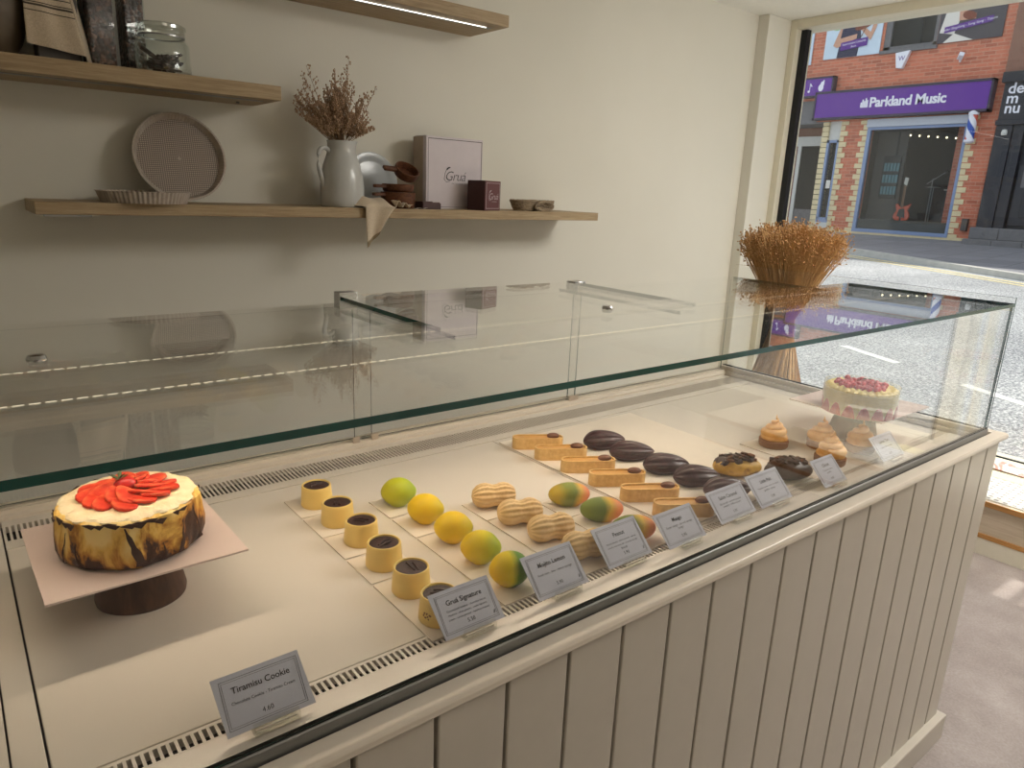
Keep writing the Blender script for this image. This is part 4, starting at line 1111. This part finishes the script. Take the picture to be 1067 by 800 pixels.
# ------------------------------------------------------------------ the street outside
def gz(x): return .15 + .05 * (x - 2.3)
def kx(y): return 9.20 + .437 * y          # far kerb line
def slab(b, pts, h0=-.1, h1=0, mi=0):
    A = [b.bm.verts.new((x, y, z + h1)) for x, y, z in pts]; D = [b.bm.verts.new((x, y, z + h0)) for x, y, z in pts]
    fs = [b.bm.faces.new(A), b.bm.faces.new(D[::-1])]
    for i in range(len(A)):
        j = (i + 1) % len(A); fs.append(b.bm.faces.new((A[i], D[i], D[j], A[j])))
    for f in fs: f.material_index = mi
def street():
    P = lambda x, y, dz=0: (x, y, gz(x) + dz)
    b = B(); Y0, Y1 = -12, 13
    slab(b, [P(2.3, Y0), P(kx(Y0) if kx(Y0) > 2.4 else 2.4, Y0), P(kx(Y1), Y1), P(2.3, Y1)]); struct(b.out('ground_road', 'asphalt'))
    b = B(); slab(b, [P(kx(Y0) + .14 if kx(Y0) > 2.4 else 3.2, Y0, .09), P(16.6, Y0, .09), P(16.6, Y1, .09), P(kx(Y1) + .14, Y1, .09)], -.3); struct(b.out('ground_pavement', 'pavement'))
    b = B(); slab(b, [P(kx(-8), -8, .095), P(kx(-8) + .15, -8, .095), P(kx(Y1) + .15, Y1, .095), P(kx(Y1), Y1, .095)], -.2); struct(b.out('ground_kerb', 'kerb'))
    # lane markings lie in the road surface
    d = Vector((.4, 1)).normalized(); n = Vector((d.y, -d.x))
    for k in range(-3, 6):
        c = Vector((4.34, 2.33)) + d * (k * 1.32)
        b = B(); slab(b, [P(*(c - d * .33 - n * .04), .001), P(*(c - d * .33 + n * .04), .001), P(*(c + d * .33 + n * .04), .001), P(*(c + d * .33 - n * .04), .001)], -.01, .003)
        o = b.out('lane_dash', 'road_white'); o['kind'] = 'structure'
    b = B()
    for q in (.22, .42):
        slab(b, [P(kx(-8) - q - .07, -8), P(kx(-8) - q, -8), P(kx(Y1) - q, Y1), P(kx(Y1) - q - .07, Y1)], -.01, .004)
    struct(b.out('ground_yellow_line', 'road_yellow'))
street()

FX = 15.5
UX, UY = (0, -1, 0), (0, 0, 1)
def music_shop():
    t = thing('shop_building', 'red brick building with a large shop window across the road', 'building', (FX, 8, .8))
    def o(b, *a, **k):
        bmesh.ops.translate(b.bm, vec=(-FX, -8, -.8), verts=b.bm.verts[:]); p = k.pop('parent', t); return b.out(*a, parent=p, **k)
    F0, F1 = FX, FX + .3
    b = B()
    b.box(F0, F1, 5.58, 9.62, 3.54, 5.02); b.box(F0, F1, 9.62, 13, 4.05, 5.02); b.box(F0, F1, 5.58, 13, 5.95, 10.2)
    for y0, y1 in ((5.58, 7.08), (8.24, 13)): b.box(F0, F1, y0, y1, 5.02, 5.95)
    b.box(F0, F1, 5.58, 6.10, .7, 3.54)
    b.box(F0 + .012, F1, 8.28, 8.95, .7, 3.54)
    b.box(F1, F1 + .1, 5.58, 6.4, .7, 10.2)
    o(b, 'brick_wall', 'brick')
    b = B(); b.box(F0 + .9, F0 + 1.1, 9.3, 13, .7, 4.05); o(b, 'recessed_wall', 'brick_dark')
    b = B(); b.box(F0 + .002, F0 + .9, 9.3, 13, 3.50, 4.05); o(b, 'concrete_lintel', 'stone')
    # toothed cream brick edges
    b = B(); k = 0; z = .92
    while z < 3.52:
        w = .19 if k % 2 == 0 else .11
        z1 = min(z + .118, 3.53)
        b.box(F0 - .012, F0 + .1, 8.28, 8.28 + w, z, z1 - .008); b.box(F0 - .012, F0 + .1, 8.95 - w, 8.95, z, z1 - .008)
        b.box(F0 - .012, F0 + .1, 6.10 - w, 6.10, z, z1 - .008); b.box(F0 - .012, F0 + .3, 9.26, 9.42, z, z1 - .008)
        z += .126; k += 1
    o(b, 'cream_brick_edge', 'cream_brick')
    b = B()
    for i in range(3):
        for j in range(18): b.box(F0 - .015, F0 + .1, 5.60 + j * .207, 5.60 + j * .207 + .2, .70 + i * .09, .70 + i * .09 + .084)
    o(b, 'plinth_course', 'cream_brick')
    # main window
    b = B(); b.box(F0 - .02, F0 + .06, 6.10, 6.16, .95, 3.36); b.box(F0 - .02, F0 + .06, 8.20, 8.28, .95, 3.36); b.box(F0 - .03, F0 + .08, 6.10, 8.28, .95, 1.03); b.box(F0 - .02, F0 + .06, 6.16, 8.2, 3.30, 3.36)
    w = o(b, 'window_frame', 'blue_frame')
    b = B(); b.box(F0 + .02, F0 + .03, 6.16, 8.2, 1.03, 3.3); o(b, 'pane', 'shop_glass', parent=w); C.objects[-1]
    b = B(); b.box(F0 - .06, F0 + .1, 6.08, 8.30, 3.36, 3.54); o(b, 'shutter_box', 'shutter', bevel=.01)
    b = B(); b.box(F0 - .01, F0 + .08, 8.95, 9.0, 1.2, 3.1); b.box(F0 - .01, F0 + .08, 9.2, 9.26, 1.2, 3.1); b.box(F0 - .01, F0 + .08, 8.95, 9.26, 1.12, 1.24); b.box(F0 - .01, F0 + .08, 8.95, 9.26, 3.04, 3.1)
    w2 = o(b, 'side_window', 'blue_frame')
    b = B(); b.box(F0 + .03, F0 + .04, 9.0, 9.2, 1.24, 3.04); o(b, 'pane', 'shop_glass', parent=w2)
    b = B(); b.box(F0 + .05, F0 + .2, 8.95, 9.26, 3.1, 3.54); b.box(F0 - .01, F0 + .2, 8.95, 9.26, .8, 1.12); o(b, 'side_panel', 'stone_white')
    b = B(); b.box(F0 + .015, F0 + .028, 9.03, 9.14, 1.95, 2.15); o(b, 'window_notice', 'paper')
    # upper window between the posters
    b = B(); b.box(F0 + .02, F0 + .1, 7.08, 7.16, 5.02, 5.95); b.box(F0 + .02, F0 + .1, 8.10, 8.24, 5.02, 5.95); b.box(F0 + .02, F0 + .1, 7.08, 8.24, 5.02, 5.10); b.box(F0 + .02, F0 + .1, 7.08, 8.24, 5.88, 5.95); b.box(F0 - .06, F0 + .1, 7.04, 8.28, 4.95, 5.02)
    w3 = o(b, 'upper_window', 'stone')
    b = B(); b.box(F0 + .06, F0 + .07, 7.16, 8.1, 5.1, 5.88); o(b, 'pane', 'shop_glass', parent=w3)
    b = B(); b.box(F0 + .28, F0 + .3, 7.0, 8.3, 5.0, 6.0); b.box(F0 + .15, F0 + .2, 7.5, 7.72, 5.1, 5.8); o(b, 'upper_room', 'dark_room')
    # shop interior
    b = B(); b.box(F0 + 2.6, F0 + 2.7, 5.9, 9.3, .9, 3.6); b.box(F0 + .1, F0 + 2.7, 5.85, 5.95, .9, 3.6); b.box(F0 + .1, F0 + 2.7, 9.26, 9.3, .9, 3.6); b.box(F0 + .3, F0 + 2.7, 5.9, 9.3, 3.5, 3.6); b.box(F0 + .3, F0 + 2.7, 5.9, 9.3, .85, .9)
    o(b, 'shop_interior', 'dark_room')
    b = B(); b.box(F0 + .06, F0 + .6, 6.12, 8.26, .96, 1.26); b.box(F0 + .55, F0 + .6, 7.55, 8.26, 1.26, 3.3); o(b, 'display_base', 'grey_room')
    b = B(); b.box(F0 + .50, F0 + .54, 7.62, 8.02, 1.75, 2.75); b.box(F0 + .50, F0 + .53, 7.74, 7.77, 2.75, 3.3); o(b, 'rack_panel', 'black_plastic')
    for i in range(15):
        b = B(); y = 7.98 - (i % 5) * .075; z = 2.58 - (i // 5) * .27
        b.box(F0 + .48, F0 + .50, y - .055, y, z - .19, z); o(b, 'hanging_packet', 'teal')
    for i in range(6):
        b = B(); b.sphere((F0 + .5 + .1 * i, 7.5 - i * .16, 3.20 - .01 * i), .022, u=8, v=6); o(b, 'ceiling_bulb', 'bulb')
    b = B(); b.mesh(text_mesh('Parkland', .26, align='LEFT', offset=.006), frame((F0 + 2.2, 6.75, 2.38), UX, UY)); o(b, 'inner_lettering', 'gold')
    return t
music_shop()

def shop_things():
    # electric guitar on a stand
    t = thing('electric_guitar', 'orange red electric guitar standing in the music shop window', 'guitar', (FX + .35, 7.33, 1.26))
    b = B(); P = []
    outl = [(-.16, .02), (-.19, .10), (-.17, .18), (-.13, .24), (-.17, .33), (-.19, .40), (-.13, .36), (-.06, .33), (0, .33), (.06, .33), (.12, .39), (.16, .36), (.13, .27), (.12, .22), (.17, .14), (.18, .06), (.12, 0), (0, -.01), (-.09, 0)]
    b.prism(outl, 'x', -.025, .025); b.out('guitar_body', 'guitar_red', t, bevel=.01)
    b = B(); b.box(-.04, -.025, -.028, .028, .30, .80); b.out('neck', 'guitar_neck', t)
    b = B(); b.prism([(-.03, .80), (-.05, .97), (.03, .99), (.045, .84)], 'x', -.04, -.02); b.out('headstock', 'paper', t)
    b = B(); b.prism([(-.10, .06), (-.06, .28), (.06, .26), (.09, .10)], 'x', -.031, -.024); b.out('pickguard', 'black_plastic', t)
    b = B(); b.box(-.03, .06, -.02, .02, -.0, .25, 0); b.box(.03, .05, -.16, .16, 0, .02); b.out('stand', 'black_plastic', t)
    # microphone stand and keyboard behind it
    t = thing('microphone_stand', 'black microphone stand right of the guitar in the shop window', 'microphone stand', (FX + .8, 6.95, 1.0))
    b = B(); b.lathe([(0, 0), (.14, 0), (.14, .02), (.02, .03), (0, .03)], 20); b.tube([(0, 0, .02), (0, 0, 1.25)], .012, 8); b.out('pole', 'steel', t)
    b = B(); b.tube([(0, .12, 1.12), (0, -.25, 1.38)], .010, 8); b.out('boom', 'steel', t)
    b = B(); b.sphere((0, -.28, 1.40), .035, u=10, v=8); b.out('microphone', 'black_plastic', t)
    t = thing('drum_kit', 'dark drum kit at the right of the shop window', 'drum kit', (FX + 1.1, 6.6, .95))
    b = B(); b.prism([(.26 * math.cos(a * PI / 12), .30 + .26 * math.sin(a * PI / 12)) for a in range(24)], 'x', -.18, .18); b.out('bass_drum', 'black_plastic', t)
    b = B(); b.lathe([(.14, .62), (.14, .78), (0, .78)], 24, cy=.15); b.lathe([(.12, .62), (.12, .76), (0, .76)], 24, cy=-.15); b.out('tom_drums', 'dark_room', t)
    for y in (-.4, .42):
        b = B(); b.lathe([(0, 1.12), (.17, 1.10), (.17, 1.105), (0, 1.13)], 24, cy=y); b.tube([(0, y, 0), (0, y, 1.12)], .01, 6); b.out('cymbal', 'steel', t)
    t = thing('keyboard', 'pale keyboard lying across a stand deep in the shop window', 'keyboard', (FX + 1.7, 6.85, 2.0))
    b = B(); b.box(-.08, .08, -.14, .14, 0, .03); b.out('key_bed', 'paper', t)
    b = B(); b.tube([(0, -.14, 0), (0, .14, -1.02)], .012, 6); b.tube([(0, .14, 0), (0, -.14, -1.02)], .012, 6); b.out('stand', 'black_plastic', t)
    # fascia signs
    t = thing('shop_sign', 'long purple shop sign reading Parkland Music in white', 'shop sign', (FX - .1, 7.67, 3.89))
    b = B(); b.box(-.10, .1, -1.92, 1.92, -.275, .275); b.out('sign_board', 'purple', t)
    b = B()
    for y0, y1, z0, z1 in ((-1.96, 1.96, .275, .325), (-1.96, 1.96, -.325, -.275), (-1.96, -1.92, -.325, .325), (1.92, 1.96, -.325, .325)): b.box(-.115, .1, y0, y1, z0, z1)
    b.out('sign_edge', 'sign_edge', t)
    b = B(); b.mesh(text_mesh('Parkland Music', .295, align='LEFT', offset=.009, extrude=.004, space=.94), frame((-.106, .58, -.005), UX, UY)); b.out('lettering', 'letter_white', t)
    b = B()
    for i, (h, w) in enumerate(((.13, .030), (.20, .030), (.16, .030), (.23, .030), (.18, .03))):
        y = .77 - i * .036; b.box(-.108, -.10, y - w / 2, y + w / 2, -.10, -.10 + h * .9)
    b.out('emblem', 'letter_white', t)
    t = thing('side_sign', 'short purple sign with white instrument icons left of the main shop sign', 'shop sign', (FX - .1, 10.0, 4.33))
    b = B(); b.box(-.08, .08, -.74, .9, -.18, .20); b.out('sign_board', 'purple', t)
    b = B(); b.box(-.09, .08, -.78, .9, .20, .24); b.box(-.09, .08, -.78, .9, -.22, -.18); b.box(-.09, .08, -.78, -.74, -.22, .24); b.out('sign_edge', 'sign_edge', t)
    for k, y in enumerate((-.47, -.17, .10, .36)):
        b = B()
        if k == 0:
            q = b.sphere((-.085, y, -.01), .085, (.06, .8, 1), 12, 8); q += b.sphere((-.085, y - .03, .075), .06, (.06, .8, 1), 12, 8); q += b.box(-.088, -.082, y - .075, y - .045, .08, .16)
        else:
            q = b.sphere((-.085, y + .01, -.08), .035, (.1, 1, .8), 10, 6); q += b.box(-.088, -.082, y - .020, y - .004, -.08, .11); q += b.prism([(y - .02, .11), (y - .07, .05), (y - .06, .02), (y - .004, .07)], 'x', -.088, -.082)
        b.out('note_icon', 'letter_white', t)
    # posters on the first floor
    def poster(name, label, y0, y1, z0, z1):
        t = thing(name, label, 'poster', (FX - .03, (y0 + y1) / 2, (z0 + z1) / 2), 0, 'posters on the first floor')
        return t, (y0 - y1) / 2, (z1 - z0) / 2
    def poly(t, name, mat, pts, d=-.012, th=.004):
        b = B(); b.prism([(-x, z) for x, z in pts], 'x', d - th, d); return b.out(name, mat, t)
    def ell(cx, cz, a, c, n=20, rot=0): return [(cx + a * math.cos(2 * PI * i / n) * math.cos(rot) - c * math.sin(2 * PI * i / n) * math.sin(rot), cz + a * math.cos(2 * PI * i / n) * math.sin(rot) + c * math.sin(2 * PI * i / n) * math.cos(rot)) for i in range(n)]
    t, _, _ = poster('violin_poster', 'pale blue poster of a person in navy playing a violin', 8.30, 9.66, 4.98, 6.0)
    b = B(); b.box(-.010, .02, -.68, .68, -.51, .51); b.out('poster_sheet', 'poster_blue', t)
    poly(t, 'plant_print', 'green_print', ell(-.42, .25, .16, .14), -.010, .002)
    poly(t, 'hair_print', 'hair', ell(.02, .34, .15, .16), -.012)
    poly(t, 'dress_print', 'navy', [(-.34, .10), (-.1, .18), (.16, .12), (.20, -.1), (.16, -.51), (-.34, -.51), (-.30, -.2)], -.013)
    poly(t, 'face_print', 'skin', ell(.04, .27, .10, .13), -.016)
    poly(t, 'arm_print', 'skin', [(-.32, .16), (-.26, .20), (-.30, -.08), (.10, -.02), (.10, -.12), (-.36, -.28), (-.46, -.22)], -.017)
    poly(t, 'raised_arm_print', 'skin', [(.16, .08), (.44, -.20), (.54, .06), (.56, .24), (.48, .22), (.42, -.02), (.22, .14)], -.018)
    poly(t, 'violin_print', 'violin', ell(.28, .17, .26, .09, 18, .35), -.022)
    poly(t, 'bow_print', 'hair', [(.20, -.10), (.22, -.10), (.40, .32), (.38, .32)], -.027, .003)
    poly(t, 'purple_band', 'purple_band', [(-.26, -.18), (.38, -.12), (.38, -.30), (-.26, -.36)], -.030)
    b = B(); b.mesh(text_mesh('Instrument Lessons', .072), Matrix.Translation((-.036, -.06, -.205)) @ frame((0, 0, 0), (0, -1, .09), UY)); b.mesh(text_mesh('Book', .06), Matrix.Translation((-.036, -.06, -.285)) @ frame((0, 0, 0), (0, -1, .09), UY)); b.out('band_text', 'letter_white', t)
    t, _, _ = poster('guitar_poster', 'dark poster of a person playing a stringed instrument, right of the upper window', 5.80, 7.06, 5.03, 6.05)
    b = B(); b.box(-.010, .02, -.63, .63, -.51, .51); b.out('poster_sheet', 'grey_print', t)
    poly(t, 'shirt_print', 'paper', [(-.60, -.30), (-.46, .40), (-.1, .50), (.12, .48), (.10, .2), (-.2, .02), (-.30, -.36)], -.012)
    poly(t, 'hair_print', 'hair', ell(-.08, .30, .15, .14), -.016)
    poly(t, 'arm_print', 'skin', [(-.28, .30), (-.14, .26), (-.10, .02), (.08, .0), (.08, -.1), (-.24, -.10)], -.017)
    poly(t, 'instrument_print', 'violin', ell(-.05, -.02, .14, .08, 16, -.3), -.021)
    poly(t, 'neck_print', 'blue_frame', [(.1, .12), (.42, .20), (.58, .38), (.50, .42), (.36, .30), (.1, .20)], -.021)
    poly(t, 'knee_print', 'paper', [(-.5, -.51), (-.3, -.34), (.1, -.51)], -.013)
    poly(t, 'purple_band', 'purple_band', [(-.50, -.20), (.42, -.08), (.42, -.20), (-.50, -.32)], -.026)
    b = B(); b.mesh(text_mesh('Kinder Singalong - Song Song - Tutors', .07), Matrix.Translation((-.032, .04, -.20)) @ frame((0, 0, 0), (0, -1, .13), UY)); b.out('band_text', 'letter_white', t)
    t, _, _ = poster('pink_poster', 'pale poster with a pink figure at the far left behind the window frame', 9.98, 11.2, 4.90, 6.0)
    b = B(); b.box(-.010, .02, -.61, .61, -.55, .55); b.out('poster_sheet', 'poster_blue', t)
    poly(t, 'figure_print', 'pink_print', [(.05, -.42), (.16, .30), (.32, .48), (.46, .40), (.44, -.30), (.56, -.44)], -.012)
    poly(t, 'arm_print', 'skin', ell(.06, -.1, .1, .06), -.013)
    poly(t, 'purple_band', 'purple_band', [(-.4, -.20), (.38, -.14), (.38, -.2), (-.4, -.27)], -.016)
    # alarm box, camera, barber pole, downpipe
    t = thing('alarm_box', 'white shield-shaped alarm box on the brick above the sign', 'alarm box', (FX - .05, 7.72, 4.78))
    b = B(); b.prism([(-.16, .18), (.16, .15), (.10, -.17), (-.03, -.19)], 'x', -.06, .05); b.out('alarm_cover', 'letter_white', t, bevel=.01)
    b = B(); b.mesh(text_mesh('W', .14), frame((-.062, 0, .02), UX, UY)); b.out('letter_mark', 'purple_band', t)
    t = thing('security_camera', 'small white security camera on the brick right of the alarm box', 'security camera', (FX - .05, 6.52, 4.68))
    b = B(); vs = b.box(-.16, .0, -.05, .05, -.04, .05); bmesh.ops.rotate(b.bm, cent=(0, 0, 0), matrix=Matrix.Rotation(.5, 3, 'Y') @ Matrix.Rotation(.5, 3, 'Z'), verts=vs); b.out('camera_body', 'letter_white', t, bevel=.01)
    b = B(); b.tube([(0, 0, 0), (.05, 0, -.06)], .02, 8); b.out('bracket', 'letter_white', t)
    t = thing('barber_pole', 'striped red, white and blue barber pole fixed beside the music shop window', 'barber pole', (FX - .15, 5.99, 3.30))
    b = B()
    n, m = 32, 48
    b.grid(lambda u, v: (.085 * math.cos(2 * PI * u), .085 * math.sin(2 * PI * u), -.30 + .52 * v), n, m, miz=lambda u, v: (0, 1, 0, 2)[int(((u + v * .75) % 1.0) * 4)])
    b.out('striped_tube', ['letter_white', 'barber_red', 'barber_blue'], t, smooth=True)
    b = B(); b.lathe([(0, -.36), (.06, -.36), (.10, -.33), (.10, -.29), (0, -.29)], 24); b.lathe([(0, .21), (.10, .21), (.10, .26), (.06, .30), (0, .32)], 24); b.box(.05, .15, -.03, .03, .2, .25); b.box(.05, .15, -.03, .03, -.35, -.30); b.out('end_caps', 'letter_white', t)
    # doorway at the left in the recess
    t = thing('recessed_doorway', 'dark doorway with a white frame in the recess left of the shop', 'doorway', (FX + .88, 9.95, .86))
    b = B(); b.box(-.04, .1, -.50, -.40, 0, 2.3); b.box(-.04, .1, .48, .58, 0, 2.3); b.box(-.06, .1, -.56, .64, 2.18, 2.42); b.out('door_frame', 'stone_white', t)
    b = B(); b.box(0, .05, -.40, .48, .55, 2.18); b.out('door_panel', 'dark_room', t)
    b = B(); b.box(-.02, .1, -.40, .48, 0, .55); b.out('door_base', 'stone', t)
shop_things()

def neighbour():
    t = thing('black_shopfront', 'black painted shopfront with stacked white letters at the right edge', 'shopfront', (FX - .1, 4, .8))
    def o(b, *a, **k):
        bmesh.ops.translate(b.bm, vec=(-(FX - .1), -4, -.8), verts=b.bm.verts[:]); return b.out(*a, parent=t, **k)
    X = FX - .1
    b = B(); b.box(X, X + .3, -14, 5.58, 4.30, 10.2); b.box(X, X + .3, -14, 1.5, .5, 4.3); o(b, 'brick_wall', 'brick_dark')
    b = B(); b.box(X - .14, X + .1, 1.5, 5.56, 4.10, 4.30); b.box(X - .05, X + .1, 1.5, 5.52, 3.36, 4.12); b.box(X - .10, X + .1, 1.5, 5.54, 3.28, 3.38)
    b.box(X - .05, X + .2, 5.22, 5.52, .75, 3.3); b.box(X - .01, X + .2, 5.02, 5.22, 1.2, 3.3); b.box(X + .12, X + .2, 1.5, 5.05, 1.2, 3.3); b.box(X - .05, X + .2, 1.5, 2.2, .75, 3.3)
    o(b, 'painted_front', 'black_paint', bevel=.006)
    b = B()
    for i, s_ in enumerate(('de', 'm', 'nu')):
        b.mesh(text_mesh(s_, .29, align='LEFT', offset=.006), frame((X - .055, 5.44, 3.98 - i * .19), UX, UY))
    o(b, 'lettering', 'letter_white')
    b = B(); b.box(X + .04, X + .12, 3.9, 4.98, 1.28, 2.5); b.box(X + .02, X + .12, 4.1, 4.8, 1.45, 1.95); o(b, 'door', 'black_paint', bevel=.01)
    b = B(); b.box(X + .03, X + .06, 4.05, 4.88, 2.05, 2.75); o(b, 'door_glass', 'stone')
    b = B(); b.box(X + .0, X + .03, 4.45, 4.75, 1.98, 2.04); o(b, 'letter_plate', 'steel')
    b = B(); b.lathe([(0, 0), (.05, 0), (.06, .05), (.04, .11), (0, .12)], 16, cx=X - .05, cy=5.35, cz=3.08); o(b, 'lamp', 'stone_white')
    t = thing('stone_steps', 'grey stone steps in front of the black shopfront door', 'steps', (FX - .5, 4.4, .7))
    for k, (d, z0, z1) in enumerate(((.55, -.1, .28), (.25, .28, .52))):
        b = B()
        for j in range(5): b.box(.35 - d, .34, 1.14 - (j + 1) * .55 + .006, 1.14 - j * .55, z0, z1)
        b.out('step', 'stone', t, bevel=.012)
    b = B(); b.box(0, .12, -.06, .06, 0, .26)
    tag(b.out('wall_vent', 'dark_tin', loc=(FX - .1, 5.78, 1.12), bevel=.01), 'small dark meter box low on the brick beside the steps', 'meter box')
neighbour()

# ------------------------------------------------------------------ light
def lights():
    w = bpy.data.worlds.new('sky'); S.world = w; w.use_nodes = True
    bg = w.node_tree.nodes['Background']; bg.inputs[0].default_value = (.80, .90, 1.0, 1); bg.inputs[1].default_value = .80
    sun = bpy.data.lights.new('sun', 'SUN'); so = bpy.data.objects.new('sun', sun); C.objects.link(so)
    sun.energy = 3.4; sun.angle = math.radians(.6); sun.color = (1, .95, .87)
    d = Vector((-.46, -.417, -1)).normalized(); so.rotation_euler = d.to_track_quat('-Z', 'Y').to_euler(); so.location = (6, 5, 12)
    def area(name, loc, sx, sy, e, col, dirv=(0, 0, -1), portal=False):
        a = bpy.data.lights.new(name, 'AREA'); a.shape = 'RECTANGLE'; a.size = sx; a.size_y = sy; a.energy = e; a.color = col
        o = bpy.data.objects.new(name, a); C.objects.link(o); o.location = loc; o.rotation_euler = Vector(dirv).to_track_quat('-Z', 'Y').to_euler()
        if portal: a.cycles.is_portal = True
        return o
    area('case_led', (-1.45, .440, 1.2885), 1.55, .008, 2.0, (1, .81, .60))
    area('ceiling_fill', (-1.2, -1.4, 2.62), 1.2, .6, 4.5, (1, .86, .70))  # added warm fill for the left side, no fitting in the room
    area('ceiling_fill', (1.15, -.5, 2.62), 1.2, 1.2, 48, (1, .96, .90))  # added fill that lifts the wall and window end, not a real lamp
    area('upward_fill', (1.3, -1.0, 2.1), 1.0, .5, 30, (1, .96, .90), (.1, .25, 1))  # added upward fill to brighten the ceiling
    o = area('window_portal', (2.23, .64, 1.42), 2.3, 2.85, 1, (1, 1, 1), (-1, 0, 0), True)
    o = area('window_portal', (2.23, -1.57, 1.42), 2.3, 1.4, 1, (1, 1, 1), (-1, 0, 0), True)
lights()

S.view_settings.view_transform = 'Standard'; S.view_settings.look = 'None'; S.view_settings.gamma = 1.0
S.view_settings.use_curve_mapping = False; S.view_settings.exposure = 0.35
cy = S.cycles
cy.max_bounces = 14; cy.diffuse_bounces = 5; cy.glossy_bounces = 6; cy.transmission_bounces = 8; cy.transparent_max_bounces = 40
cy.use_denoising = True; cy.sample_clamp_indirect = 6; cy.caustics_reflective = False; cy.caustics_refractive = False
